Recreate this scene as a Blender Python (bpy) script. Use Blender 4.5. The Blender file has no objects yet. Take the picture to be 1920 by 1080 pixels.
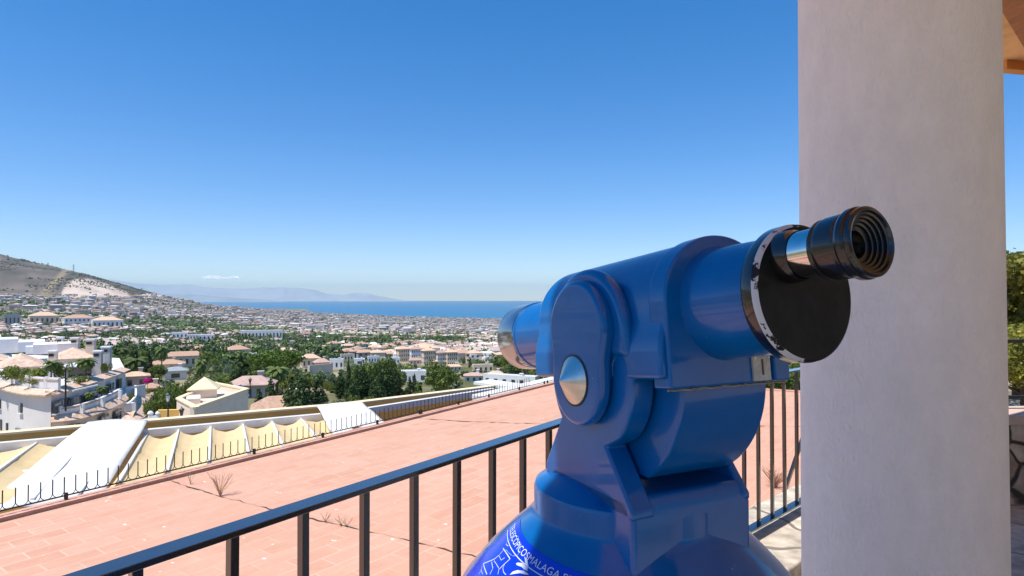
import bpy, bmesh, math, random
import numpy as np
from mathutils import Vector, Matrix
R = math.radians
random.seed(7)
rng = np.random.default_rng(11)
S = bpy.context.scene
COL = S.collection

# ------------------------------------------------------------------ camera
F, CX, CY, LV = 1150.0, 960.0, 540.0, 559.5      # focal length in photo pixels, level line
CAMZ = 1.5
PITCH = math.atan((LV - CY) / F)
cam_d = bpy.data.cameras.new('camera'); cam = bpy.data.objects.new('camera', cam_d); COL.objects.link(cam)
cam.location = (0, 0, CAMZ); cam.rotation_euler = (math.pi / 2 + PITCH, 0, 0)
cam_d.sensor_width = 36; cam_d.lens = 36 * F / 1920; cam_d.clip_start = .02; cam_d.clip_end = 200000
S.camera = cam
# ------------------------------------------------------------------ sky and sun
SUN_EL, SUN_AZ = R(66), R(-130)                     # azimuth measured from +Y towards +X
w = bpy.data.worlds.new('World'); S.world = w; w.use_nodes = True
nt = w.node_tree; sky = nt.nodes.new('ShaderNodeTexSky'); sky.sky_type = 'NISHITA'; sky.sun_disc = False
sky.sun_elevation = SUN_EL; sky.sun_rotation = SUN_AZ; sky.altitude = 600; sky.air_density = 0.85
sky.dust_density = 0.0; sky.ozone_density = 4.0
hs_ = nt.nodes.new('ShaderNodeHueSaturation'); hs_.inputs['Saturation'].default_value = 1.36; hs_.inputs['Hue'].default_value = .5105; hs_.inputs['Value'].default_value = 1.1; nt.links.new(sky.outputs[0], hs_.inputs['Color']); sc_ = nt.nodes.new('ShaderNodeVectorMath'); sc_.operation = 'SCALE'; sc_.inputs['Scale'].default_value = .15; gm_ = nt.nodes.new('ShaderNodeGamma'); gm_.inputs[1].default_value = .80; sc2 = nt.nodes.new('ShaderNodeVectorMath'); sc2.operation = 'SCALE'; sc2.inputs['Scale'].default_value = 1 / .15
nt.links.new(hs_.outputs[0], sc_.inputs[0]); nt.links.new(sc_.outputs[0], gm_.inputs[0]); nt.links.new(gm_.outputs[0], sc2.inputs[0]); nt.links.new(sc2.outputs[0], nt.nodes['Background'].inputs[0]); nt.nodes['Background'].inputs[1].default_value = 0.118
sd = bpy.data.lights.new('sun', 'SUN'); sun = bpy.data.objects.new('sun', sd); COL.objects.link(sun)
sd.energy = 4.3; sd.angle = R(.53); sd.color = (1, .955, .89)
sv = Vector((math.cos(SUN_EL) * math.sin(SUN_AZ), math.cos(SUN_EL) * math.cos(SUN_AZ), math.sin(SUN_EL)))
sun.rotation_euler = sv.to_track_quat('Z', 'Y').to_euler(); sun.location = (0, 0, 30)
S.view_settings.view_transform = 'Standard'; S.view_settings.look = 'None'
S.view_settings.gamma = 1; S.view_settings.exposure = 0.42
S.cycles.max_bounces = 8; S.cycles.volume_bounces = 0; S.cycles.transparent_max_bounces = 12

# ------------------------------------------------------------------ helpers
cp, sp = math.cos(PITCH), math.sin(PITCH)
def ray(px, py):
    a, b = (px - CX) / F, (CY - py) / F
    return np.array([a, cp - b * sp, sp + b * cp])
def pix(px, py, Y):                                # point seen at a pixel, Y metres ahead
    r = ray(px, py); k = Y / r[1]; return Vector((r[0] * k, Y, CAMZ + r[2] * k))
def onz(px, py, z):                                # point seen at a pixel, at height z
    r = ray(px, py); k = (z - CAMZ) / r[2]; return Vector((r[0] * k, r[1] * k, z))

def tag(o, label=None, cat=None, group=None, kind=None):
    if label: o['label'] = label
    if cat: o['category'] = cat
    if group: o['group'] = group
    if kind: o['kind'] = kind
    return o
def empty(name, loc, rz=0, label=None, cat=None, group=None):
    o = bpy.data.objects.new(name, None); COL.objects.link(o); o.empty_display_size = .1
    o.location = loc; o.rotation_euler = (0, 0, rz)
    return tag(o, label, cat, group)
def copy_tree(o, parent=None):
    c = o.copy(); COL.objects.link(c)
    if parent: c.parent = parent
    for ch in list(o.children): copy_tree(ch, c)
    return c

class MB:
    def __init__(s): s.v = []; s.f = []; s.c = []; s.m = []
    def add(s, vs, fs, col=None, mi=0):
        n = len(s.v); s.v += [tuple(v) for v in vs]; s.f += [tuple(i + n for i in f) for f in fs]
        s.c += [col] * len(fs); s.m += [mi] * len(fs)
    def box(s, c, d, rz=0, col=None, mi=0, taper=1):
        x, y, z = [k / 2 for k in d]; vs = []
        for sz in (-1, 1):
            t = taper if sz > 0 else 1
            for sx, sy in ((-1, -1), (1, -1), (1, 1), (-1, 1)):
                X, Y = sx * x * t, sy * y * t
                vs.append((c[0] + X * math.cos(rz) - Y * math.sin(rz), c[1] + X * math.sin(rz) + Y * math.cos(rz), c[2] + sz * z))
        s.add(vs, [(3, 2, 1, 0), (4, 5, 6, 7), (0, 1, 5, 4), (1, 2, 6, 5), (2, 3, 7, 6), (3, 0, 4, 7)], col, mi)
    def bar(s, p, q, w, h, up=(0, 0, 1), mi=0):
        p, q, up = Vector(p), Vector(q), Vector(up); d = (q - p).normalized()
        sd = d.cross(up).normalized(); u = sd.cross(d).normalized(); vs = []
        for e in (p, q):
            for a, b in ((-1, -1), (1, -1), (1, 1), (-1, 1)): vs.append(e + sd * a * w / 2 + u * b * h / 2)
        s.add(vs, [(0, 1, 2, 3), (7, 6, 5, 4), (1, 0, 4, 5), (2, 1, 5, 6), (3, 2, 6, 7), (0, 3, 7, 4)], None, mi)
    def tube(s, pts, r, n=8, mi=0):
        pts = [Vector(p) for p in pts]; rs = r if isinstance(r, (list, tuple)) else [r] * len(pts); vs = []; fs = []
        pu = None
        for i, p in enumerate(pts):
            d = (pts[min(i + 1, len(pts) - 1)] - pts[max(i - 1, 0)]).normalized()
            if pu is None: pu = d.orthogonal().normalized()
            a = (pu - d * pu.dot(d)).normalized(); pu = a; b = d.cross(a)
            for k in range(n):
                t = 2 * math.pi * k / n; vs.append(p + (a * math.cos(t) + b * math.sin(t)) * rs[i])
        for i in range(len(pts) - 1):
            for k in range(n):
                k2 = (k + 1) % n; fs.append((i * n + k, i * n + k2, i * n + n + k2, i * n + n + k))
        fs += [tuple(range(n))[::-1], tuple((len(pts) - 1) * n + k for k in range(n))]
        s.add(vs, fs, None, mi)
    def lathe(s, prof, o, ax, n=64, mi=0, cap=True):   # prof [(r, t)], origin o, axis ax
        o, ax = Vector(o), Vector(ax).normalized(); a = ax.orthogonal().normalized(); b = ax.cross(a); vs = []; fs = []
        for r, t in prof:
            for k in range(n):
                g = 2 * math.pi * k / n; vs.append(o + ax * t + (a * math.cos(g) + b * math.sin(g)) * max(r, 1e-5))
        for i in range(len(prof) - 1):
            for k in range(n):
                k2 = (k + 1) % n; fs.append((i * n + k, i * n + k2, i * n + n + k2, i * n + n + k))
        if cap: fs += [tuple(range(n))[::-1], tuple((len(prof) - 1) * n + k for k in range(n))]
        s.add(vs, fs, None, mi)
    def prism(s, poly, fn, t0, t1, mi=0):              # poly of (a,b); fn(a,b,t) -> point
        n = len(poly); vs = [fn(a, b, t0) for a, b in poly] + [fn(a, b, t1) for a, b in poly]
        fs = [tuple(range(n))[::-1], tuple(range(n, 2 * n))] + [(i, (i + 1) % n, n + (i + 1) % n, n + i) for i in range(n)]
        s.add(vs, fs, None, mi)
    def build(s, name, mats, parent=None, bevel=0, seg=3, smooth=False, world=True, fix=True):
        me = bpy.data.meshes.new(name)
        off = Vector(parent.location) if (parent is not None and world) else Vector((0, 0, 0))
        if parent is not None and world and parent.parent is not None: off = Vector(parent.parent.location)
        me.from_pydata([tuple(Vector(v) - off) for v in s.v], [], s.f)
        if fix:
            bm = bmesh.new(); bm.from_mesh(me); bmesh.ops.recalc_face_normals(bm, faces=bm.faces); bm.to_mesh(me); bm.free()
        if not isinstance(mats, (list, tuple)): mats = [mats]
        for m in mats: me.materials.append(m)
        if any(s.m): me.polygons.foreach_set('material_index', s.m)
        if smooth or bevel: me.polygons.foreach_set('use_smooth', [True] * len(me.polygons))
        if smooth and not bevel:
            me.set_sharp_from_angle(angle=R(smooth if smooth is not True else 35))
        if any(c is not None for c in s.c):
            at = me.color_attributes.new('Col', 'FLOAT_COLOR', 'CORNER')
            arr = []
            for f, c in zip(me.polygons, s.c): arr += list((c or (1, 1, 1)) + (1,)) * f.loop_total
            at.data.foreach_set('color', arr)
        o = bpy.data.objects.new(name, me); COL.objects.link(o)
        if parent is not None: o.parent = parent
        if bevel:
            b = o.modifiers.new('bevel', 'BEVEL'); b.width = bevel; b.segments = seg; b.limit_method = 'ANGLE'
            b.angle_limit = R(32); b.harden_normals = True
        return o
def npmesh(name, V, Fq, mat, cols=None, parent=None, smooth=False):
    """fast mesh: V (n,3), Fq (m,k) all faces the same size, cols (m,3) per face"""
    me = bpy.data.meshes.new(name); V = np.asarray(V, 'f4'); Fq = np.asarray(Fq, 'i4'); k = Fq.shape[1]
    me.vertices.add(len(V)); me.vertices.foreach_set('co', V.ravel())
    me.loops.add(Fq.size); me.loops.foreach_set('vertex_index', Fq.ravel())
    me.polygons.add(len(Fq)); me.polygons.foreach_set('loop_start', np.arange(0, Fq.size, k, dtype='i4'))
    me.materials.append(mat); me.update(calc_edges=True)
    if smooth: me.polygons.foreach_set('use_smooth', [True] * len(Fq))
    if cols is not None:
        at = me.color_attributes.new('Col', 'FLOAT_COLOR', 'CORNER')
        c = np.ones((len(Fq), k, 4), 'f4'); cols = np.asarray(cols); c[:, :, :3] = cols if cols.ndim == 3 else cols[:, None, :]; at.data.foreach_set('color', c.ravel())
    pass
    o = bpy.data.objects.new(name, me); COL.objects.link(o)
    if parent is not None: o.parent = parent
    return o

# ------------------------------------------------------------------ materials
def mat(name, color=(.5, .5, .5), rough=.6, metal=0, spec=.5, coat=0, var=0, vscale=5, bump=0, bscale=40, attr=False, objvar=0, bdist=.01, stretch=None, trans=0, dark=None, noise_detail=6):
    m = bpy.data.materials.new(name); m.use_nodes = True; n = m.node_tree; N, L = n.nodes, n.links
    p = N['Principled BSDF']; p.inputs['Roughness'].default_value = rough; p.inputs['Metallic'].default_value = metal
    p.inputs['Specular IOR Level'].default_value = spec; p.inputs['Coat Weight'].default_value = coat
    p.inputs['Coat Roughness'].default_value = .06
    p.inputs['Base Color'].default_value = (*color, 1)
    tc = N.new('ShaderNodeTexCoord'); src = tc.outputs['Object']
    if stretch:
        mp = N.new('ShaderNodeMapping'); mp.inputs['Scale'].default_value = stretch; L.new(src, mp.inputs[0]); src = mp.outputs[0]
    cur = None
    if attr:
        a = N.new('ShaderNodeAttribute'); a.attribute_name = 'Col'; cur = a.outputs['Color']
    if var or objvar:
        if cur is None:
            c = N.new('ShaderNodeRGB'); c.outputs[0].default_value = (*color, 1); cur = c.outputs[0]
    if var:
        t = N.new('ShaderNodeTexNoise'); t.inputs['Scale'].default_value = vscale; t.inputs['Detail'].default_value = noise_detail
        t.inputs['Roughness'].default_value = .65; L.new(src, t.inputs['Vector'])
        r = N.new('ShaderNodeMapRange'); r.inputs[1].default_value = .3; r.inputs[2].default_value = .7
        r.inputs[3].default_value = 1 - var; r.inputs[4].default_value = 1 + var; L.new(t.outputs['Fac'], r.inputs[0])
        h = N.new('ShaderNodeVectorMath'); h.operation = 'SCALE'; L.new(cur, h.inputs[0]); L.new(r.outputs[0], h.inputs['Scale']); cur = h.outputs[0]
    if objvar:
        oi = N.new('ShaderNodeObjectInfo'); r = N.new('ShaderNodeMapRange'); r.inputs[3].default_value = 1 - objvar; r.inputs[4].default_value = 1 + objvar
        L.new(oi.outputs['Random'], r.inputs[0]); h = N.new('ShaderNodeVectorMath'); h.operation = 'SCALE'
        L.new(cur, h.inputs[0]); L.new(r.outputs[0], h.inputs['Scale']); cur = h.outputs[0]
    if cur is not None: L.new(cur, p.inputs['Base Color'])
    if bump:
        t = N.new('ShaderNodeTexNoise'); t.inputs['Scale'].default_value = bscale; t.inputs['Detail'].default_value = 5; L.new(src, t.inputs['Vector'])
        b = N.new('ShaderNodeBump'); b.inputs['Strength'].default_value = bump; b.inputs['Distance'].default_value = bdist
        L.new(t.outputs['Fac'], b.inputs['Height']); L.new(b.outputs[0], p.inputs['Normal'])
    if trans:
        tr = N.new('ShaderNodeBsdfTranslucent'); mx = N.new('ShaderNodeMixShader'); mx.inputs[0].default_value = trans
        if cur is not None: L.new(cur, tr.inputs[0])
        else: tr.inputs[0].default_value = (*color, 1)
        L.new(p.outputs[0], mx.inputs[1]); L.new(tr.outputs[0], mx.inputs[2]); L.new(mx.outputs[0], N['Material Output'].inputs[0])
    return m
M = {}
M['paint'] = mat('blue_paint', (.0, .112, .365), .28, 0, .2, coat=.65, var=.12, vscale=7, bump=.25, bscale=34, bdist=.0014)
def weather_paint(m):
    n = m.node_tree; N, L = n.nodes, n.links; p = N['Principled BSDF']; tc = N.new('ShaderNodeTexCoord')
    t = N.new('ShaderNodeTexNoise'); t.inputs['Scale'].default_value = 11; t.inputs['Detail'].default_value = 9; t.inputs['Roughness'].default_value = .72; L.new(tc.outputs['Object'], t.inputs['Vector'])
    r = N.new('ShaderNodeMapRange'); r.inputs[1].default_value = .4; r.inputs[2].default_value = .7; r.inputs[3].default_value = .03; r.inputs[4].default_value = .22; L.new(t.outputs['Fac'], r.inputs[0]); L.new(r.outputs[0], p.inputs['Coat Roughness'])
    t2 = N.new('ShaderNodeTexNoise'); t2.inputs['Scale'].default_value = 190; t2.inputs['Detail'].default_value = 3; L.new(tc.outputs['Object'], t2.inputs['Vector'])
    a = N.new('ShaderNodeMath'); a.operation = 'MULTIPLY'; L.new(t2.outputs['Fac'], a.inputs[0]); L.new(t.outputs['Fac'], a.inputs[1])
    r2 = N.new('ShaderNodeMapRange'); r2.inputs[1].default_value = .405; r2.inputs[2].default_value = .44; r2.inputs[4].default_value = .75; L.new(a.outputs[0], r2.inputs[0])
    src = p.inputs['Base Color'].links[0].from_socket; x = N.new('ShaderNodeMix'); x.data_type = 'RGBA'; L.new(r2.outputs[0], x.inputs[0]); L.new(src, x.inputs[6]); x.inputs[7].default_value = (.30, .36, .42, 1); L.new(x.outputs[2], p.inputs['Base Color'])
weather_paint(M['paint'])
M['black'] = mat('black_plastic', (.008, .008, .009), .2, 0, .5, coat=.5)
M['hood'] = mat('dark_chrome', (.34, .35, .38), .13, 1, var=.15, vscale=30)
M['chrome'] = mat('chrome', (.72, .70, .66), .10, 1, var=.12, vscale=30)
M['steel'] = mat('brushed_steel', (.62, .60, .55), .28, 1, var=.15, vscale=40)
M['rail'] = mat('rail_black_paint', (.018, .016, .015), .18, 0, .6, coat=1, var=.2, vscale=9)
M['iron'] = mat('dark_iron', (.03, .028, .027), .5, .3, var=.3, vscale=30)
M['plaster'] = mat('column_plaster', (.90, .83, .745), .85, 0, .2, var=.06, vscale=14, bump=1, bscale=120, stretch=(1, 1, .55), bdist=.005)
M['ceil'] = mat('tan_boards', (.92, .62, .30), .7, var=.2, vscale=4)
M['beam'] = mat('brown_timber', (.45, .20, .085), .65, var=.25, vscale=6, stretch=(6, 1, 1))
M['rooftile'] = mat('clay_roof', (.50, .31, .21), .8, var=.25, vscale=3, bump=.5, bscale=6, bdist=.05)
M['palertile'] = mat('pale_clay_roof', (.66, .45, .30), .8, var=.22, vscale=1.6, bump=.4, bscale=5, bdist=.05)
M['white'] = mat('white_render', (.78, .77, .76), .8, 0, .3, var=.07, vscale=.6)
M['cream'] = mat('cream_render', (.72, .58, .44), .8, 0, .3, var=.09, vscale=.7)
M['grey'] = mat('grey_render', (.45, .43, .41), .8, 0, .3, var=.12, vscale=.7)
M['yellow'] = mat('yellow_render', (.95, .56, .15), .8, 0, .3, var=.08, vscale=2)
M['lightyellow'] = mat('pale_yellow_coping', (.82, .66, .42), .8, 0, .3, var=.08, vscale=3)
M['canvas'] = mat('pale_yellow_canvas', (.92, .71, .40), .85, 0, .1, var=.07, vscale=3, bump=.3, bscale=9, trans=.3)
M['whitecanvas'] = mat('white_canvas', (.80, .775, .73), .8, 0, .1, var=.10, vscale=1.3, bump=.6, bscale=2.2, bdist=.04, trans=.12)
M['whitepaint'] = mat('white_painted_bar', (.74, .72, .69), .5, 0, .4, var=.1, vscale=8)
M['glass'] = mat('dark_window_glass', (.05, .06, .075), .12, 0, .7, objvar=.4)
M['leaf'] = mat('leaf', (.1, .16, .03), .6, 0, .25, attr=True, objvar=.25, trans=.28)
M['cypleaf'] = mat('conifer_leaf', (.03, .06, .018), .7, 0, .2, attr=True, objvar=.25, trans=.15)
M['bark'] = mat('bark', (.13, .09, .06), .9, 0, .1, var=.3, vscale=8, bump=.6, bscale=14)
M['mass'] = mat('mass_colour', (1, 1, 1), .85, 0, .15, attr=True, var=.12, vscale=.25)
M['blue'] = mat('blue_plastic', (.02, .22, .55), .4)
M['magenta'] = mat('magenta_flower', (.62, .02, .28), .6, trans=.3, attr=True)
M['bougleaf'] = M['magenta']

# ------------------------------------------------------------------ noise in numpy
_P = rng.random((64, 64))
def vnoise(x, y):
    xi, yi = np.floor(x).astype(int), np.floor(y).astype(int); fx, fy = x - xi, y - yi
    fx = fx * fx * (3 - 2 * fx); fy = fy * fy * (3 - 2 * fy)
    a, b, c, d = _P[xi % 64, yi % 64], _P[(xi + 1) % 64, yi % 64], _P[xi % 64, (yi + 1) % 64], _P[(xi + 1) % 64, (yi + 1) % 64]
    return a * (1 - fx) * (1 - fy) + b * fx * (1 - fy) + c * (1 - fx) * fy + d * fx * fy
def fbm(x, y, o=4):
    r = 0; a = .5
    for i in range(o): r = r + a * vnoise(x * 2 ** i + 17 * i, y * 2 ** i + 5 * i); a *= .5
    return r / (1 - .5 ** o)

# ------------------------------------------------------------------ terrain heights
ZS = np.array([20, 40, 80, 150, 300, 600, 1000, 1500, 2200, 3000, 4500, 6000, 7600, 9000, 11500, 13000.])
US = np.array([0, 150, 300, 450, 600, 750, 950, 1300])
TY = np.array([
 [1077, 876, 748, 706, 670, 645, 612, 583, 553, 475, 520, 555, 566, 575, 576, 580],
 [1077, 876, 748, 706, 670, 646, 619, 591, 561, 511, 540, 562, 570, 580, 578, 579],
 [1077, 876, 748, 708, 672, 646, 623, 604, 582, 553, 566, 574, 578, 583, 579, 579],
 [1077, 876, 748, 710, 674, 648, 628, 614, 601, 589, 579, 577, 578, 578, 577.5, 579],
 [1077, 876, 750, 712, 676, 651, 633, 621, 611, 603, 593, 588, 585.5, 586.5, 580, 579],
 [1077, 876, 756, 714, 678, 653, 637, 626, 617, 609, 600, 593.5, 593, 588, 580, 579],
 [1077, 876, 768, 718, 680, 655, 641, 629, 621, 614, 605, 598.2, 593, 588, 580, 579],
 [1077, 876, 770, 722, 684, 660, 643, 631, 622, 615, 605, 598.2, 593, 588, 580, 579]], float)
THZ = -(TY - LV) / F * ZS[None, :]
def terr(x, y):
    x = np.asarray(x, float); y = np.asarray(y, float)
    r = np.hypot(x, y); th = np.arctan2(x, y); thc = np.clip(th, R(-41), R(30))
    Z = np.clip(r * np.cos(thc), 20, 13000); u = np.clip(CX + F * np.tan(thc), US[0], US[-1])
    lz = np.log(Z); lZ = np.log(ZS)
    j = np.clip(np.searchsorted(lZ, lz) - 1, 0, len(ZS) - 2); i = np.clip(np.searchsorted(US, u) - 1, 0, len(US) - 2)
    fj = (lz - lZ[j]) / (lZ[j + 1] - lZ[j]); fi = (u - US[i]) / (US[i + 1] - US[i])
    Ta, Tb = THZ[i, j] * (1 - fj) + THZ[i, j + 1] * fj, THZ[i + 1, j] * (1 - fj) + THZ[i + 1, j + 1] * fj
    h = Ta * (1 - fi) + Tb * fi
    amp = np.clip((Z - 120) * .006, 0, 9)
    h = h + (fbm(x / 130 + 7, y / 130 + 3) - .5) * amp + (fbm(x / 600, y / 600, 3) - .5) * np.clip((Z - 900) * .006, 0, 16) * np.clip((6500 - Z) / 3000, .1, 1)
    hill = np.clip((h + CAMZ + 10) / 120, 0, 1)
    h = h + hill * (fbm(x / 260 + 2, y / 260, 5) - .5) * 34
    return np.maximum(h + CAMZ, -203.8)
def ground_at(px, py):                             # where a pixel's ray meets the land
    r = ray(px, py); t = np.exp(np.linspace(math.log(18), math.log(12500), 3000)); k = t / r[1]
    z = CAMZ + r[2] * k; g = terr(r[0] * k, t); b = np.nonzero(z < g)[0]
    i = b[0] if len(b) else len(t) - 1
    return Vector((r[0] * k[i], t[i], float(g[i])))
# ------------------------------------------------------------------ land, sea, far ridges, haze
def build_land():
    az = np.concatenate([np.linspace(-180, -60, 40, endpoint=False), np.linspace(-60, -42, 20, endpoint=False), np.linspace(-42, 34, 700, endpoint=False), np.linspace(34, 60, 26, endpoint=False), np.linspace(60, 180, 40)])
    rr = np.exp(np.linspace(math.log(2), math.log(15500), 380))
    A, Rr = np.meshgrid(np.radians(az), rr); X, Y = Rr * np.sin(A), Rr * np.cos(A); H = terr(X, Y)
    n, m = A.shape; V = np.stack([X, Y, H], -1).reshape(-1, 3)
    i = np.arange(n - 1)[:, None] * m + np.arange(m - 1)[None, :]
    Fq = np.stack([i, i + 1, i + m + 1, i + m], -1).reshape(-1, 4)
    Z = np.maximum(Y, 1); u = CX + F * X / Z; py = LV - (H - CAMZ) / Z * F
    f1, f2, f3 = fbm(X / 40, Y / 40), fbm(X / 220 + 9, Y / 220 + 4), fbm(X / 90 + 3, Y / 90 + 30, 5)
    def mixc(a, b, t): t = np.clip(t, 0, 1)[..., None]; return np.array(a) * (1 - t) + np.array(b) * t
    C = mixc((.12, .125, .05), (.40, .31, .20), (f1 - .42) * 5)
    C = mixc(C, (.06, .085, .032), (f3 - .5) * 6)
    town = np.clip((Z - 700) / 700, 0, 1)
    C = mixc(C, mixc((.26, .21, .16), (.08, .10, .05), (f3 - .45) * 6), town)
    hill = (Y > 0) * np.clip((553 + np.clip((u - 150) * .02, 0, 4) - py) / 4, 0, 1) * (u < 440) * (Z < 3300) * (Z > 1500)
    hc = mixc((.135, .115, .10), (.20, .165, .135), (f3 - .5) * 5); hc = mixc(hc, (.075, .085, .06), (f2 - .54) * 6)
    C = mixc(C, hc, hill)
    def strip(x0, y0, x1, y1, w):                   # a strip across the slope
        t = np.clip((py - y0) / (y1 - y0), 0, 1); return np.clip(1.4 - abs(u - (x0 + (x1 - x0) * t)) / w, 0, 1) * (py > y0 - 2) * (py < y1 + 2) * hill
    C = mixc(C, (.33, .26, .16), strip(124, 506, 82, 550, 8) * .8)
    e = (np.abs(u - 178) / 62) ** 2.2 + (np.clip(552 - py, 0, 99) / (25 - np.clip((u - 175) * .25, -6, 14))) ** 2.2
    q = np.clip((1.12 + (f1 - .5) * .5 - e) * 8, 0, 1) * (py < 556) * (Z > 1700) * (Z < 3200)
    e2 = (np.abs(u - 284) / 22) ** 2 + (np.abs(554 - py) / 5.) ** 2
    q = np.maximum(q, np.clip((1 - e2) * 5, 0, 1) * (Z > 1700) * (Z < 3200))
    C = mixc(C, mixc((.60, .49, .40), (.46, .36, .29), (fbm(X / 60, Y / 60) - .45) * 4), q)
    Cf = C.reshape(-1, 3)[Fq]
    lm = mat('land', (1, 1, 1), .95, 0, .1, attr=True, var=.22, vscale=.35)
    # add a finer scrub pattern
    o = npmesh('terrain', V, Fq, lm, Cf, smooth=True); o['kind'] = 'structure'
build_land()
sm = mat('sea_water', (.008, .15, .30), .42, 0, .3, bump=.25, bscale=.02, bdist=2)
s = MB(); n = 96; s.add([(50500 * math.sin(2 * math.pi * k / n), 50500 * math.cos(2 * math.pi * k / n), -200) for k in range(n)][::-1], [tuple(range(n))])
tag(s.build('sea', sm, fix=False), kind='structure')
def ridge(name, Y, prof, colr, depth=2500):
    us = np.linspace(prof[0][0], prof[-1][0], 160); ys = np.interp(us, [p[0] for p in prof], [p[1] for p in prof])
    ys = ys + (fbm(us / 16, us * 0 + Y / 999., 4) - .5) * 3.0; ys[0] = ys[-1] = 568
    V = []; 
    for u, y in zip(us, ys):
        p = pix(u, min(y, 566), Y); hgt = p.z + 202
        for k, (dy, hh) in enumerate(((-depth, 0), (-depth * .6, .35), (-depth * .25, .8), (0, 1), (depth * .5, .6), (depth * 1.2, 0))):
            j = (float(fbm(np.array([u / 9. + k * 3]), np.array([k * 2.]))[0]) - .5) * .25 * (0 < hh < 1)
            V.append((p.x * (1 + dy / Y), Y + dy, -201.5 + hgt * max(0, hh + j)))
    n = len(us); i = (np.arange(n - 1)[:, None] * 6 + np.arange(5)[None, :]).reshape(-1, 1)
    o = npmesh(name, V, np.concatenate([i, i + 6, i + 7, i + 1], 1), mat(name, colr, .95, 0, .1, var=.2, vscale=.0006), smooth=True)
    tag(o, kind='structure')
ridge('far_mountain_range', 44000, [(120, 540), (170, 528), (205, 524), (240, 529), (290, 534), (350, 533), (400, 540), (450, 541), (520, 539), (560, 540), (590, 543), (612, 550), (640, 553), (665, 549), (690, 549), (705, 554), (750, 562), (790, 568)], (.38, .42, .46))  # range coloured pale and bluish to paint extra distance haze into the rock
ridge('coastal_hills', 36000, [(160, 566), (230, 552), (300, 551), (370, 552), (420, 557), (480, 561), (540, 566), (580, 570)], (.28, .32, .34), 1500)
# air
hz = MB(); hz.box((0, 0, (1150 - 205.5) / 2), (106000, 106000, 1150 + 205.5)); hm = bpy.data.materials.new('haze_air'); hm.use_nodes = True
N = hm.node_tree.nodes; N.remove(N['Principled BSDF']); pv = N.new('ShaderNodeVolumePrincipled')
pv.inputs['Color'].default_value = (.74, .92, 1, 1); pv.inputs['Density'].default_value = 2.7e-5; pv.inputs['Anisotropy'].default_value = 0.1
hm.node_tree.links.new(pv.outputs[0], N['Material Output'].inputs['Volume'])
HAZE = tag(hz.build('haze', hm), kind='stuff')
# a small flat cloud far out
def cloud():
    c = mat('cloud_vapour', (.95, .95, .96), 1, 0, 0); n = c.node_tree; N, L = n.nodes, n.links
    N.remove(N['Principled BSDF']); lw_ = N.new('ShaderNodeLayerWeight'); lw_.inputs['Blend'].default_value = .5; tr = N.new('ShaderNodeBsdfTransparent'); mx = N.new('ShaderNodeMixShader')
    df = N.new('ShaderNodeBsdfDiffuse'); tl_ = N.new('ShaderNodeBsdfTranslucent'); ad_ = N.new('ShaderNodeAddShader')
    for b_, sg in ((df, 1), (tl_, -1)):
        nv = N.new('ShaderNodeCombineXYZ')
        for q_ in range(3): nv.inputs[q_].default_value = sv[q_] * sg
        b_.inputs['Color'].default_value = (.8, .8, .82, 1); L.new(nv.outputs[0], b_.inputs['Normal'])
    L.new(df.outputs[0], ad_.inputs[0]); L.new(tl_.outputs[0], ad_.inputs[1])
    mr = N.new('ShaderNodeMapRange'); mr.inputs[1].default_value = .1; mr.inputs[2].default_value = .8; mr.inputs[3].default_value = .2; mr.inputs[4].default_value = 1
    L.new(lw_.outputs['Facing'], mr.inputs[0]); L.new(mr.outputs[0], mx.inputs[0]); L.new(ad_.outputs[0], mx.inputs[1]); L.new(tr.outputs[0], mx.inputs[2]); L.new(mx.outputs[0], N['Material Output'].inputs[0])
    m = MB()
    for px, py, a, b in ((398, 520.0, 13, 4.2), (390, 521, 10, 3.0), (410, 521, 13, 3.0), (424, 521.5, 9, 2.0), (442, 519.5, 10, 3.0), (447, 520.5, 9, 2.0)):
        p = pix(px, py, 50000); k = 50000 / F
        bm = bmesh.new(); bmesh.ops.create_icosphere(bm, subdivisions=4, radius=1); vs = []
        for q in bm.verts:
            d = 1 + .6 * (float(fbm(np.array([q.co.x * 3 + px]), np.array([q.co.z * 3 + q.co.y * 2]))[0]) - .5)
            vs.append((p.x + q.co.x * a * k * d, p.y + q.co.y * a * k * d, max(p.z + q.co.z * b * k * d, 1200)))
        m.add(vs, [tuple(x.index for x in f.verts) for f in bm.faces]); bm.free()
    tag(m.build('cloud', c, smooth=True), kind='stuff')
cloud()

# ------------------------------------------------------------------ foliage
def leaf_quads(P, size, nrm=None):
    n = len(P); d = rng.normal(size=(n, 3))
    if nrm is not None: d = d * .8 + nrm * 1.0
    d /= np.linalg.norm(d, axis=1)[:, None]; a = np.cross(d, rng.normal(size=(n, 3))); a /= np.linalg.norm(a, axis=1)[:, None]; b = np.cross(d, a)
    s = (size * (.6 + .8 * rng.random(n)))[:, None]
    V = np.stack([P - a * s * .5, P + b * s * .38 + a * s * .1, P + a * s * .55, P - b * s * .38], 1).reshape(-1, 3)
    return V, np.arange(4 * n).reshape(-1, 4)
def crown_cloud(blobs, n, size, shell=.55):
    """leaf quads over a set of ellipsoids (cx,cy,cz,rx,ry,rz)"""
    B = np.array(blobs, float); wt = (B[:, 3] * B[:, 4] + B[:, 3] * B[:, 5]); idx = rng.choice(len(B), n, p=wt / wt.sum())
    d = rng.normal(size=(n, 3)); d /= np.linalg.norm(d, axis=1)[:, None]
    r = shell + (1 - shell) * rng.random(n) ** .6; r = r * (1 + .22 * (fbm(d[:, 0] * 3 + idx, d[:, 1] * 3 + d[:, 2] * 2) - .5) * 2)
    P = B[idx, :3] + B[idx, 3:] * d * r[:, None]
    V, Fq = leaf_quads(P, size, d)
    g = .75 + .55 * rng.random(n); tone = (.8 + .45 * rng.random(len(B)))[idx]
    return V, Fq, g * tone
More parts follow.
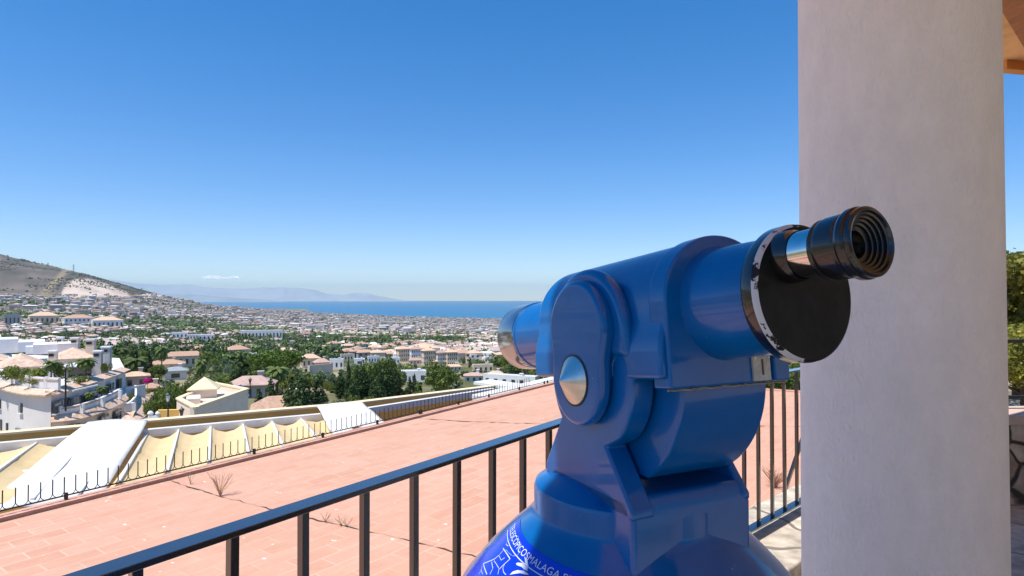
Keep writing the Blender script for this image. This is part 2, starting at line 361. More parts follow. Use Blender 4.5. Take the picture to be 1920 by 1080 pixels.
def tint(g, c, yellow=.25):
    g = np.asarray(g)[:, None]; y = rng.random(len(g))[:, None] * yellow
    return np.array(c)[None, :] * g * (1 + y * np.array([1.2, .5, -.3]))
def trunk_mesh(m, h, r, lean=.1, limbs=4, top=None):
    pts = [(0, 0, -.5), (lean * .2 * h, 0, h * .3), (lean * .1 * h, lean * .2 * h, h * .7), (0, 0, h)]
    m.tube(pts, [r * 1.3, r, r * .75, r * .35], 7)
    for k in range(limbs):
        a = k * 2.4 + .5; z = h * (.45 + .1 * k); l = h * .35
        m.tube([(0, 0, z), (math.cos(a) * l * .5, math.sin(a) * l * .5, z + l * .35), (math.cos(a) * l, math.sin(a) * l, z + l * .7)], [r * .5, r * .35, r * .12], 5)
def proto_tree(kind, seed):
    global rng
    rs = rng; rng = np.random.default_rng(seed); T = MB(); c = None; cm = M['leaf']
    if kind == 'round':
        bl = [(0, 0, .62, .33, .33, .3)]
        for k in range(9):
            a = rng.random() * 6.28; bl.append((math.cos(a) * .24, math.sin(a) * .24, .45 + .38 * rng.random(), .13 + .1 * rng.random(), .13 + .1 * rng.random(), .11 + .08 * rng.random()))
        V, Fq, g = crown_cloud(bl, 1900, .055, .6); col = tint(g, (.11, .165, .04)); trunk_mesh(T, .55, .03)
        name = 'broadleaf_tree'
    elif kind == 'near':
        bl = [(0, 0, .6, .3, .3, .28)] + [(math.cos(a_) * .3 * q_, math.sin(a_) * .3 * q_, .35 + .5 * rng.random(), .09 + .08 * rng.random(), .09 + .08 * rng.random(), .07 + .05 * rng.random()) for a_, q_ in zip(rng.random(22) * 6.28, rng.random(22) ** .5 * 1.4)]
        V, Fq, g = crown_cloud(bl, 9000, .026, .35); col = tint(g, (.16, .19, .045), .6); trunk_mesh(T, .6, .03); name = 'olive_tree'
    elif kind == 'bush':
        bl = [(rng.normal() * .25, rng.normal() * .25, .35 + .25 * rng.random(), .3, .3, .3) for k in range(7)]
        V, Fq, g = crown_cloud(bl, 1500, .085, .6); col = tint(g, (.13, .18, .045), .5); trunk_mesh(T, .4, .02); name = 'bush'
    elif kind == 'umbrella':
        bl = [(0, 0, .78, .62, .55, .13)]
        for k in range(14):
            a = rng.random() * 6.28; q = .5 * rng.random() ** .5; bl.append((math.cos(a) * q, math.sin(a) * q, .78 + .08 * rng.random(), .18, .18, .12))
        V, Fq, g = crown_cloud(bl, 2800, .05, .5); col = tint(g, (.11, .19, .03), .2); trunk_mesh(T, .75, .028); name = 'umbrella_pine'
    elif kind == 'cypress':
        bl = [(0, 0, z, .085 * math.sin(min(1, (z + .02) * 1.25) * math.pi) ** .6 + .018, .085 * math.sin(min(1, (z + .02) * 1.25) * math.pi) ** .6 + .018, .09) for z in np.linspace(.1, .76, 10)] + [(0, 0, .88, .028, .028, .12)]
        V, Fq, g = crown_cloud(bl, 1300, .035, .7); col = tint(g, (.042, .078, .026), .1); trunk_mesh(T, .25, .02, 0, 0); cm = M['cypleaf']; name = 'cypress_tree'
    elif kind == 'conifer':
        bl = []
        for z in np.linspace(.16, .93, 13):
            q = .27 * (1.02 - z) + .02
            for k in range(5): a = rng.random() * 6.28; bl.append((math.cos(a) * q * .6, math.sin(a) * q * .6, z - q * .1, q * .55, q * .55, .045))
        V, Fq, g = crown_cloud(bl, 2000, .045, .5); col = tint(g, (.055, .095, .035), .15); trunk_mesh(T, .9, .02, 0, 0); cm = M['cypleaf']; name = 'conifer_tree'
    else:                                             # palm
        name = 'palm_tree'; Vs = []; nf = 30
        for k in range(nf):
            a = k * 2.399; el = 1.25 - 1.75 * (k / nf); L = .34; dx, dy = math.cos(a), math.sin(a)
            p = np.array([0, 0, .72]); prev = None; e = el
            for j in range(7):
                st = L / 6; q = p + np.array([dx * math.cos(e), dy * math.cos(e), math.sin(e)]) * st; wd = .075 * math.sin(math.pi * (j + .7) / 8)
                sd = np.array([-dy, dx, 0]) * wd; dn = np.array([0, 0, -wd * .55])
                Vs += [p, q, q + sd + dn, p + sd + dn, p, q, q - sd + dn, p - sd + dn]; p = q; e -= .30
        V = np.array(Vs); Fq = np.arange(len(V)).reshape(-1, 4); col = tint(.8 + .5 * rng.random(len(Fq)), (.10, .15, .045), .3)
        T.tube([(0, 0, -.3), (.01, 0, .3), (0, 0, .73)], [.035, .026, .03], 8)
    root = bpy.data.objects.new(name, None); COL.objects.link(root)
    cr = npmesh('crown', V, Fq, cm, col, root); t = T.build('trunk', M['bark'], root, smooth=60, world=False)
    rng = rs
    return root
PROT = {k: [proto_tree(k, s) for s in range(1, n + 1)] for k, n in (('near', 1), ('round', 5), ('bush', 3), ('umbrella', 1), ('cypress', 2), ('conifer', 3), ('palm', 2))}
USED = set()
def place_tree(kind, loc, h, wf=1, label=None, group=None, cat='tree', name=None):
    ch = PROT[kind]; p = ch[random.randrange(len(ch))]
    if p in USED: p = copy_tree(p)
    else: USED.add(p)
    p.location = loc; p.rotation_euler = (0, 0, random.random() * 6.28); p.scale = (h * wf, h * wf, h)
    if name: p.name = name
    return tag(p, label, cat, group)
def tree_px(kind, px, pyb, pyt, w=None, **k):       # base at a pixel on the land, top and width as seen
    b = ground_at(px, pyb); h = (pyb - pyt) / F * b.y * 1.02
    nat = {'round': .9, 'bush': 1.1, 'near': .9, 'umbrella': 1.3, 'cypress': .22, 'conifer': .5, 'palm': .66}[kind]
    wf = 1 if w is None else (w / F * b.y) / (nat * h)
    return place_tree(kind, b - Vector((0, 0, .25)), h, wf, **k)

# ------------------------------------------------------------------ houses
def hip(m, w, d, z, rh, ov=.45, col=None, mi=0, gable=False):
    x, y = w / 2 + ov, d / 2 + ov; r = 0 if gable else min(x, y) * .95; 
    if w >= d: a, b = (-x + r, 0, z + rh), (x - r, 0, z + rh)
    else: a, b = (0, -y + r, z + rh), (0, y - r, z + rh)
    v = [(-x, -y, z), (x, -y, z), (x, y, z), (-x, y, z), a, b, (-x, -y, z - .12), (x, -y, z - .12), (x, y, z - .12), (-x, y, z - .12)]
    if w >= d: f = [(0, 1, 5, 4), (1, 2, 5), (2, 3, 4, 5), (3, 0, 4)]
    else: f = [(0, 1, 4), (1, 2, 5, 4), (2, 3, 5), (3, 0, 4, 5)]
    m.add(v, f + [(0, 6, 7, 1), (1, 7, 8, 2), (2, 8, 9, 3), (3, 9, 6, 0), (9, 8, 7, 6)], col, mi)
def house(loc, w, d, h, rz, wall, roof, rh=1.2, flat=False, nwin=4, floors=1, label='', cat='house', name='house', group=None, chim=True, base=3):
    r = empty(name, loc, rz, label, cat, group)
    m = MB(); m.box((0, 0, h / 2 - base / 2), (w, d, h + base))
    if flat:
        for sx, sy, lx, ly in ((0, 1, w, .25), (0, -1, w, .25), (1, 0, .25, d - .5), (-1, 0, .25, d - .5)):
            m.box((sx * (w / 2 - .125), sy * (d / 2 - .125), h + .25), (lx, ly, .5))
    wl = m.build('wall', wall, r, world=False)
    m = MB()
    if flat: m.box((0, 0, h + .03), (w - .52, d - .52, .05))
    else: hip(m, w, d, h + .12, rh)
    ro = m.build('roof', roof, r, world=False)
    if chim:
        m = MB(); m.box((w * .2, d * .12, h + rh * .8), (.7, .7, 1.6)); m.box((w * .2, d * .12, h + rh * .8 + .85), (.9, .9, .12)); m.build('chimney', wall, r, world=False)
    for fl in range(floors):
        zc = h * (fl + .52) / floors
        for k in range(nwin):
            x = (k + .5) / nwin * w - w / 2; m = MB(); m.box((x, -d / 2 - .02, zc), (w / nwin * .38, .06, h / floors * .45)); m.build('window', M['glass'], r, world=False)
        for k in range(2):
            y = (k + .5) / 2 * d - d / 2
            for sx in (-1, 1):
                m = MB(); m.box((sx * (w / 2 + .02), y, zc), (.06, d * .16, h / floors * .42)); m.build('window', M['glass'], r, world=False)
    return r
def house_px(x0, x1, pyb, pyt, depth=.7, rz=0, roofpx=None, **k):
    b = ground_at((x0 + x1) / 2, pyb); Z = b.y; az = math.atan2(b.x, b.y); w = (x1 - x0) / F * Z * math.cos(az); hh = (pyb - pyt) / F * Z
    w = w / (abs(math.cos(rz)) + depth * abs(math.sin(rz))); d = w * depth
    rh = 0 if k.get('flat') else (roofpx or (pyb - pyt) * .35) / F * Z * .8
    return house(b + Vector((math.sin(az) * d / 2, math.cos(az) * d / 2, -.2)), w, d, hh - rh, rz - az, rh=rh, **k)

# ------------------------------------------------------------------ far town: single houses near, the rest as one mass
def sample(n, z0, z1, u0=-160, u1=1560):
    u = u0 + (u1 - u0) * rng.random(n); Z = np.exp(rng.uniform(math.log(z0), math.log(z1), n)); x = (u - CX) / F * Z
    return u, x, Z, terr(x, Z)
def town():
    global HL
    u, x, y, z = sample(36000, 330, 7600); py = LV - (z - CAMZ) / y * F
    g = fbm(x / 170 + 5, y / 420 + 8, 3); green = g + .03 * ((y < 1000) & (u < 560))  - .16 * (y > 1900) - .08 * (y > 3200)
    green = green + .16 * ((u > 790) & (y > 560) & (y < 900))
    bare = (u < 440) & (py < 553 + np.clip((u - 150) * .02, 0, 4)) & (y > 1700) & (y < 4600)
    ok = (z > -197) & ~bare; ph_ = np.clip(np.where(y < 1100, .30, np.where(y < 2200, .46, .56)) - (green - .5) * 3.2, .03, .9); hs = ok & (rng.random(len(u)) < ph_); tr = ok & ~hs
    hi = np.nonzero(hs)[0]; hi = hi[np.argsort(y[hi])]; hi = hi[:15000]
    near, far = hi[:290], hi[290:]
    walls = np.array([(.58, .50, .45), (.66, .62, .58), (.55, .44, .39), (.60, .53, .44), (.48, .42, .39), (.70, .68, .66)])
    roofs = np.array([(.48, .31, .23), (.55, .40, .31), (.52, .42, .35), (.36, .25, .20), (.72, .68, .64), (.50, .42, .38)])
    m = MB()
    for i in far:
        s = random.random(); w_, d_, h_ = (rng.uniform(16, 34), rng.uniform(10, 15), rng.uniform(8, 15)) if s < (.07 if y[i] > 1500 else 0) + .2 * (y[i] > 4200) else (rng.uniform(6, 13), rng.uniform(6, 10), rng.uniform(3.0, 6.5))
        rz = rng.choice([.3, .3, .5, 1.87, -.2]) + rng.normal() * .12; q = MB(); wc = walls[rng.integers(6)] * rng.uniform(.8, 1.08); rc = roofs[rng.integers(6)] * rng.uniform(.8, 1.15)
        wc, rc = tuple(wc), tuple(rc); q.box((0, 0, h_ / 2 - 3), (w_, d_, h_ + 6), col=wc)
        if random.random() < .7: hip(q, w_, d_, h_, 1.6, .3, rc)
        else: q.box((0, 0, h_ + .3), (w_ * .96, d_ * .96, .6), col=tuple(np.array(rc) * 1.1))
        # dark openings on the long faces
        for fl in range(max(1, int(h_ // 3))):
            q.add([(-w_ * .42, -d_ / 2 - .08, fl * 3 + 1), (w_ * .42, -d_ / 2 - .08, fl * 3 + 1), (w_ * .42, -d_ / 2 - .08, fl * 3 + 2.1), (-w_ * .42, -d_ / 2 - .08, fl * 3 + 2.1)], [(0, 1, 2, 3)], (.16, .15, .15))
        c_, s_ = math.cos(rz), math.sin(rz); m.add([(x[i] + a * c_ - b * s_, y[i] + a * s_ + b * c_, z[i] + e) for a, b, e in q.v], q.f); m.c[-len(q.f):] = q.c
    hu, hx, hy, hzz = sample(16000, 1700, 3300, -160, 440); hp_y = LV - (hzz - CAMZ) / hy * F; kk = np.nonzero((hp_y < 552) & (fbm(hx / 120, hy / 160, 4) > .46))[0][:5200]
    bm = bmesh.new(); bmesh.ops.create_icosphere(bm, subdivisions=1, radius=1); sv_ = np.array([v.co[:] for v in bm.verts]); sf_ = np.array([[v.index for v in f.verts] for f in bm.faces]); bm.free()
    sz_ = rng.uniform(1.2, 3.6, len(kk)); Vs_ = sv_[None] * sz_[:, None, None] * np.array([1.2, 1.2, .8]) * (1 + .5 * (rng.random((len(kk), len(sv_), 1)) - .5)) + np.stack([hx[kk], hy[kk], hzz[kk]], 1)[:, None, :]
    tag(npmesh('hill_scrub', Vs_.reshape(-1, 3), (sf_[None] + (np.arange(len(kk)) * len(sv_))[:, None, None]).reshape(-1, 3), M['mass'], np.repeat(np.array([(.07, .08, .05), (.10, .10, .07), (.055, .07, .045)])[rng.integers(3, size=len(kk))], len(sf_), 0)), 'dark low scrub dotted over the bare hillside', 'scrub', kind='stuff')
    tag(m.build('distant_town', M['mass'], fix=False), 'pale far houses and apartment blocks of the town reaching down to the sea', 'town', kind='stuff')
    pr = []
    for k in range(8):
        w_, d_, h_ = [(13, 9, 3.6), (11, 10, 6), (16, 11, 6.4), (30, 12, 9.5), (10, 8, 3.4), (14, 12, 6), (24, 11, 6.5), (12, 9, 6)][k]
        r = bpy.data.objects.new('townhouse', None); COL.objects.link(r)
        q = MB(); q.box((0, 0, h_ / 2 - 3), (w_, d_, h_ + 6))
        q.box((w_ * .25, 0, h_ + 1), (1, 1, 2)); q.build('wall', [M['white'], M['cream'], M['cream'], M['white'], M['white'], M['grey'], M['cream'], M['white']][k], r, world=False)
        q = MB()
        if k in (4, 7): q.box((0, 0, h_ + .3), (w_ * .97, d_ * .97, .6))
        else: hip(q, w_, d_, h_ + .12, 1.7)
        q.build('roof', [M['rooftile'], M['palertile'], M['rooftile'], M['palertile'], M['white'], M['rooftile'], M['palertile'], M['white']][k], r, world=False)
        for fl in range(max(1, int(h_ // 3))):
            for c in range(int(w_ // 4)):
                q = MB(); q.box((-w_ / 2 + 4 * c + 2, -d_ / 2, fl * 3 + 1.7), (1.7, .1, 1.4)); q.build('window', M['glass'], r, world=False)
        pr.append(r)
    desc = ['low white house with red tiled roof', 'two storey cream house with pale tiled roof', 'wide cream villa with red tiled roof', 'long white apartment block with pale roof', 'small flat roofed white house', 'grey walled house with red tiled roof', 'long cream building with pale tiled roof', 'two storey flat roofed white house']
    for j, i in enumerate(near):
        k = j % 8 if j < 8 else (int(rng.integers(8)) if y[i] > 800 else int(rng.choice([0, 1, 4, 5, 7]))); o = pr[k] if j < 8 else copy_tree(pr[k]); o.location = (x[i], y[i], z[i]); o.rotation_euler = (0, 0, rng.choice([.3, .5, 1.87, -.2]) + rng.normal() * .15)
        f = rng.uniform(.55, .85); o.scale = (f, f, f)
        side = 'on the slopes under the bare hill' if u[i] < 330 else ('in the middle of the valley' if u[i] < 700 else 'in the valley beside and behind the telescope')
        tag(o, desc[k] + ' ' + side, 'house', desc[k] + 's ' + side)
    # tree mass
    ti = np.nonzero(tr)[0]; ti = ti[y[ti] > 300]
    u2, x2, y2, z2 = sample(15000, 250, 7000); py2 = LV - (z2 - CAMZ) / y2 * F
    b2 = (u2 < 440) & (py2 < 553) & (y2 > 1700); keep = (z2 > -196) & (fbm(x2 / 70 + 3, y2 / 110 + 9, 3) > np.where(y2 < 1100, .54, .47)) & (~b2 | (rng.random(len(u2)) < .35))
    X = np.concatenate([x[ti], x2[keep]]); Y = np.concatenate([y[ti], y2[keep]]); Zt = np.concatenate([z[ti], z2[keep]])
    bm = bmesh.new(); bmesh.ops.create_icosphere(bm, subdivisions=1, radius=1); bv = np.array([v.co[:] for v in bm.verts]); bf = np.array([[v.index for v in f.verts] for f in bm.faces]); bm.free()
    nr = np.nonzero(Y < 1050)[0]; k0 = len(nr) * 4; id0 = np.repeat(nr, 4); bz = rng.uniform(1.0, 2.6, k0) * rng.uniform(.7, 1.4, len(X))[id0]
    tl = (rng.random(len(X)) < .16)[id0]; oc = rng.normal(size=(k0, 3)) * np.array([1.9, 1.9, .8]) * np.where(tl, .35, 1)[:, None]; q0 = np.repeat(np.arange(k0), 34); dd = rng.normal(size=(len(q0), 3)); dd /= np.linalg.norm(dd, axis=1)[:, None]
    scl = np.stack([bz * np.where(tl, .5, 1), bz * np.where(tl, .5, 1), bz * np.where(tl, 2.1, .9)], 1)
    Pq = np.stack([X[id0], Y[id0], Zt[id0] + 2.2 + np.where(tl, 1.6, 0)], 1)[q0] + oc[q0] + dd * scl[q0] * rng.uniform(.6, 1.05, len(q0))[:, None]
    Vq, Fq_ = leaf_quads(Pq, 1.15, dd); pal = np.array([(.13, .19, .06), (.085, .14, .055), (.18, .24, .07), (.21, .23, .11), (.10, .15, .08)])
    cq = (pal[rng.integers(5, size=len(X))] * rng.uniform(.6, 1.25, len(X))[:, None])[id0][q0] * rng.uniform(.7, 1.35, len(q0))[:, None]
    tag(npmesh('valley_trees', Vq, Fq_, M['mass'], cq), 'leafy green trees and hedges filling the gardens of the nearer valley', 'trees', kind='stuff')
    X, Y, Zt = X[Y >= 1050], Y[Y >= 1050], Zt[Y >= 1050]
    n = len(X); rep = np.where(Y < 1500, 4, 2); idx = np.repeat(np.arange(n), rep); k = len(idx)
    sz = rng.uniform(1.2, 3.9, k) * rng.uniform(.7, 1.4, n)[idx] * np.where(Y[idx] < 700, .8, 1); off = rng.normal(size=(k, 3)) * np.array([2.6, 2.6, 1.0])
    tall = rng.random(k) < .10; sc = np.stack([sz * np.where(tall, .45, 1), sz * np.where(tall, .45, 1), sz * np.where(tall, 2.0, .85)], 1)
    jit = 1 + .35 * (rng.random((k, len(bv))) - .5) * 2
    Vv = bv[None] * jit[..., None] * sc[:, None, :] + (np.stack([X[idx], Y[idx], Zt[idx]], 1) + off + np.array([0, 0, 2.6]))[:, None, :]
    Ff = bf[None] + (np.arange(k) * len(bv))[:, None, None]
    base = np.array([(.08, .12, .045), (.055, .09, .038), (.10, .145, .05), (.12, .14, .07)])[rng.integers(4, size=n)[idx]] * rng.uniform(.55, 1.3, n)[idx][:, None] * rng.uniform(.8, 1.2, (k, 1))
    C = np.repeat(base, len(bf), 0) * rng.uniform(.8, 1.25, (k * len(bf), 1))
    tag(npmesh('distant_trees', Vv.reshape(-1, 3), Ff.reshape(-1, 3), M['mass'], C), 'dark green trees spread among the far houses of the valley', 'trees', kind='stuff')
town()
# ------------------------------------------------------------------ terrace, paving, porch
def poly_slab(name, pts, ztop, zbot, m, **k):
    b = MB(); b.prism([(p[0], p[1]) for p in pts], lambda a, c, t: (a, c, t), zbot, ztop); return tag(b.build(name, m), **k)
TZ = -.10
E0 = onz(0, 970, TZ); E1 = onz(968, 734, TZ); Edir = (E1 - E0).normalized()
BK = onz(1440, 731, TZ); BK2 = onz(1503, 735, TZ); Bdir = (BK2 - BK).normalized()
def isect(p, d, q, e):
    den = d.x * e.y - d.y * e.x; t = ((q.x - p.x) * e.y - (q.y - p.y) * e.x) / den; return p + d * t
CORN = isect(E0, Edir, BK, Bdir)
RB = Vector((.438, 2.68, 0)); RL = (Vector((.137, 2.25, 0)) - Vector((-.565, 1.24, 0))).normalized(); RR = Vector((1.34, 1.25, 0)).normalized()
BEND = isect(Vector((-.565, 1.24, 0)), RL, Vector((1.78, 3.93, 0)), RR)
nL, nR = Vector((-RL.y, RL.x, 0)), Vector((-RR.y, RR.x, 0))
LB = BEND - RL * 8; RE = BEND + RR * 5.4
def brick_mat():
    m = bpy.data.materials.new('terrace_tiles'); m.use_nodes = True; n = m.node_tree; N, L = n.nodes, n.links; p = N['Principled BSDF']
    tc = N.new('ShaderNodeTexCoord'); mp = N.new('ShaderNodeMapping'); mp.inputs['Rotation'].default_value = (0, 0, -math.atan2(RL.y, RL.x) + .02); L.new(tc.outputs['Object'], mp.inputs[0])
    wn = N.new('ShaderNodeTexNoise'); wn.inputs['Scale'].default_value = 1.5; L.new(mp.outputs[0], wn.inputs['Vector'])
    wm = N.new('ShaderNodeVectorMath'); wm.operation = 'SCALE'; wm.inputs['Scale'].default_value = .022; L.new(wn.outputs['Color'], wm.inputs[0])
    wa = N.new('ShaderNodeVectorMath'); L.new(mp.outputs[0], wa.inputs[0]); L.new(wm.outputs[0], wa.inputs[1])
    b = N.new('ShaderNodeTexBrick'); L.new(wa.outputs[0], b.inputs['Vector']); b.inputs['Scale'].default_value = 1; b.inputs['Brick Width'].default_value = .30; b.inputs['Row Height'].default_value = .145
    b.inputs['Mortar Size'].default_value = .006; b.inputs['Mortar Smooth'].default_value = .3; b.inputs['Bias'].default_value = 0
    b.inputs['Color1'].default_value = (.58, .30, .20, 1); b.inputs['Color2'].default_value = (.66, .37, .26, 1); b.inputs['Mortar'].default_value = (.67, .45, .33, 1)
    def noise(s, d=5, r=.6):
        t = N.new('ShaderNodeTexNoise'); t.inputs['Scale'].default_value = s; t.inputs['Detail'].default_value = d; t.inputs['Roughness'].default_value = r; L.new(tc.outputs['Object'], t.inputs['Vector']); return t.outputs['Fac']
    def ramp(s, a, c, va, vc):
        r = N.new('ShaderNodeMapRange'); r.inputs[1].default_value = a; r.inputs[2].default_value = c; r.inputs[3].default_value = va; r.inputs[4].default_value = vc; L.new(s, r.inputs[0]); return r.outputs[0]
    def mix(f, a, c):
        x = N.new('ShaderNodeMix'); x.data_type = 'RGBA'; L.new(f, x.inputs[0]); L.new(a, x.inputs[6])
        if isinstance(c, tuple): x.inputs[7].default_value = (*c, 1)
        else: L.new(c, x.inputs[7])
        return x.outputs[2]
    tile = N.new('ShaderNodeRGB'); tile.outputs[0].default_value = (.62, .335, .23, 1)
    c = mix(ramp(noise(.55), .40, .60, .05, .8), b.outputs['Color'], tile.outputs[0])         # joints worn away in patches
    c = mix(ramp(noise(2.2), .45, .75, 0, .38), c, (.72, .43, .31))
    c = mix(ramp(noise(1.1, 6), .56, .75, 0, .45), c, (.45, .27, .17))
    c = mix(ramp(noise(9, 6, .7), .58, .8, 0, .4), c, (.50, .33, .23))
    c = mix(ramp(noise(.9, 9, .75), .50, .60, 0, .28), c, (.52, .30, .19))
    c = mix(ramp(noise(30, 3, .5), .62, .72, 0, .3), c, (.45, .28, .19))
    ms = N.new('ShaderNodeMapping'); ms.inputs['Scale'].default_value = (5, 13, 1); L.new(mp.outputs[0], ms.inputs[0]); ns = N.new('ShaderNodeTexNoise'); ns.inputs['Scale'].default_value = 1; ns.inputs['Detail'].default_value = 3; L.new(ms.outputs[0], ns.inputs['Vector'])
    c = mix(ramp(ns.outputs['Fac'], .55, .70, 0, .25), c, (.47, .25, .16)); c = mix(ramp(ns.outputs['Fac'], .45, .32, 0, .22), c, (.70, .45, .33))
    c = mix(ramp(noise(17, 2, .3), .765, .785, 0, .8), c, (.85, .78, .68))                      # droppings, chips
    L.new(c, p.inputs['Base Color']); p.inputs['Roughness'].default_value = .85; p.inputs['Specular IOR Level'].default_value = .25
    bp = N.new('ShaderNodeBump'); bp.inputs['Strength'].default_value = .35; bp.inputs['Distance'].default_value = .01; L.new(noise(28), bp.inputs['Height']); L.new(bp.outputs[0], p.inputs['Normal'])
    return m
poly_slab('terrace', [E0 - Edir * 8, CORN, isect(BK, Bdir, BEND, RR), BEND, LB - RL * 2], TZ, -9.2, brick_mat(), kind='structure')
# raised lip along both outer edges of the terrace, with the dark gap inside it
lipm = mat('terrace_lip_tiles', (.62, .34, .24), .85, var=.2, vscale=7, bump=.4, bscale=20)
def lip(p, q, nrm):
    b = MB(); b.bar(p + nrm * .055 + Vector((0, 0, .0)), q + nrm * .055, .11, .05); return b
nE = Vector((-Edir.y, Edir.x, 0)); nB = Vector((-Bdir.y, Bdir.x, 0)); nB = nB if nB.y > 0 else -nB
tag(lip(E0 - Edir * 6, CORN, -nE if False else nE * -1).build('terrace_edge', lipm), kind='structure')
tag(lip(CORN, isect(BK, Bdir, BEND, RR), nB * -1).build('terrace_edge', lipm), kind='structure')
# cracks in the tiles
gapm = mat('dark_crack', (.07, .05, .035), .95, var=.4, vscale=20)
def crack(name, pts, w):
    P = [onz(a, b, TZ) for a, b in pts]; m = MB(); L_ = []
    for i in range(len(P) - 1):
        n = max(2, int((P[i + 1] - P[i]).length / .06))
        for k in range(n): L_.append(P[i].lerp(P[i + 1], k / n))
    L_.append(P[-1]); vs = []; fs = []
    for i, p in enumerate(L_):
        d = (L_[min(i + 1, len(L_) - 1)] - L_[max(i - 1, 0)]).normalized(); s = Vector((-d.y, d.x, 0)); j = random.uniform(-.012, .012); ww = w * random.choice((.15, .3, .5, .8, 1.1))
        vs += [p + s * (j + ww / 2) + Vector((0, 0, .005)), p + s * (j - ww / 2) + Vector((0, 0, .005))]
    for i in range(len(L_) - 1): fs.append((2 * i, 2 * i + 1, 2 * i + 3, 2 * i + 2))
    m.add(vs, fs); tag(m.build(name, gapm), kind='structure')
crack('terrace_joint', [(305, 898), (400, 928), (560, 968), (690, 997), (800, 1022), (900, 1047), (1000, 1075)], .013)
crack('terrace_joint', [(776, 784), (860, 790), (960, 793.5), (1100, 797), (1300, 799), (1503, 800)], .022)
g = E0 + Vector((0, 0, .004)); b = MB(); b.bar(E0 - Edir * 6 + nE * -.13 - Vector((0, 0, .0)), CORN + nE * -.13, .016, .008); tag(b.build('terrace_joint', gapm), kind='structure')

# stone kerb under the railing and paving of the look-out
def stone_mat(name, c1, c2, sc, mortar=(.12, .10, .08), mw=.03):
    m = bpy.data.materials.new(name); m.use_nodes = True; n = m.node_tree; N, L = n.nodes, n.links; p = N['Principled BSDF']
    tc = N.new('ShaderNodeTexCoord'); v = N.new('ShaderNodeTexVoronoi'); v.feature = 'DISTANCE_TO_EDGE'; v.inputs['Scale'].default_value = sc
    v2 = N.new('ShaderNodeTexVoronoi'); v2.inputs['Scale'].default_value = sc
    wn = N.new('ShaderNodeTexNoise'); wn.inputs['Scale'].default_value = 3; L.new(tc.outputs['Object'], wn.inputs['Vector'])
    wm = N.new('ShaderNodeVectorMath'); wm.operation = 'SCALE'; wm.inputs['Scale'].default_value = .18; L.new(wn.outputs['Color'], wm.inputs[0])
    wa = N.new('ShaderNodeVectorMath'); L.new(tc.outputs['Object'], wa.inputs[0]); L.new(wm.outputs[0], wa.inputs[1])
    L.new(wa.outputs[0], v.inputs['Vector']); L.new(wa.outputs[0], v2.inputs['Vector'])
    t = N.new('ShaderNodeTexNoise'); t.inputs['Scale'].default_value = 9; t.inputs['Detail'].default_value = 8; L.new(tc.outputs['Object'], t.inputs['Vector'])
    def mix(f, a, c, typ='MIX'):
        x = N.new('ShaderNodeMix'); x.data_type = 'RGBA'; x.blend_type = typ
        for s, i in ((f, 0), (a, 6), (c, 7)):
            if isinstance(s, tuple): x.inputs[i].default_value = (*s, 1)
            elif isinstance(s, float): x.inputs[i].default_value = s
            else: L.new(s, x.inputs[i])
        return x.outputs[2]
    sp_ = N.new('ShaderNodeSeparateColor'); L.new(v2.outputs['Color'], sp_.inputs[0])
    c = mix(sp_.outputs[0], c1, c2); r = N.new('ShaderNodeMapRange'); r.inputs[1].default_value = .35; r.inputs[2].default_value = .65; r.inputs[3].default_value = .65; r.inputs[4].default_value = 1.2; L.new(t.outputs['Fac'], r.inputs[0])
    h = N.new('ShaderNodeVectorMath'); h.operation = 'SCALE'; L.new(c, h.inputs[0]); L.new(r.outputs[0], h.inputs['Scale'])
    e = N.new('ShaderNodeMapRange'); e.inputs[1].default_value = mw * .4; e.inputs[2].default_value = mw; L.new(v.outputs['Distance'], e.inputs[0])
    c = mix(e.outputs[0], mortar, h.outputs[0]); L.new(c, p.inputs['Base Color']); p.inputs['Roughness'].default_value = .85
    bp = N.new('ShaderNodeBump'); bp.inputs['Distance'].default_value = .02; bp.inputs['Strength'].default_value = .7
    ad = N.new('ShaderNodeMath'); ad.operation = 'MULTIPLY_ADD'; ad.inputs[1].default_value = .5; L.new(t.outputs['Fac'], ad.inputs[0]); L.new(e.outputs[0], ad.inputs[2]); L.new(ad.outputs[0], bp.inputs['Height']); L.new(bp.outputs[0], p.inputs['Normal'])
    return m
pave = stone_mat('flagstones', (.42, .35, .27), (.55, .47, .37), 1.7, (.25, .21, .17), .03)
kerbm = stone_mat('kerb_stone', (.52, .44, .34), (.62, .54, .43), 1.1, (.22, .19, .15), .015)
poly_slab('paving', [LB, BEND, BEND + RR * 10.5, (14, 4, 0), (14, -3, 0), (12, -14, 0), (-14, -14, 0)], 0, -9.1, pave, kind='structure')
b = MB(); kz = .12
def off(p, a, n): return p + n * a
b.prism([tuple(v)[:2] for v in (off(LB, .25, nL), isect(LB + nL * .25, RL, RE + nR * .25, RR), RE + nR * .25 + RR * 3.5, RE - nR * .32 + RR * 3.5, isect(LB - nL * .32, RL, RE - nR * .32, RR), off(LB, -.32, nL))], lambda a, c, t: (a, c, t), -.3, kz)
kerb = b.build('kerb', kerbm, bevel=.015); tag(kerb, kind='structure')

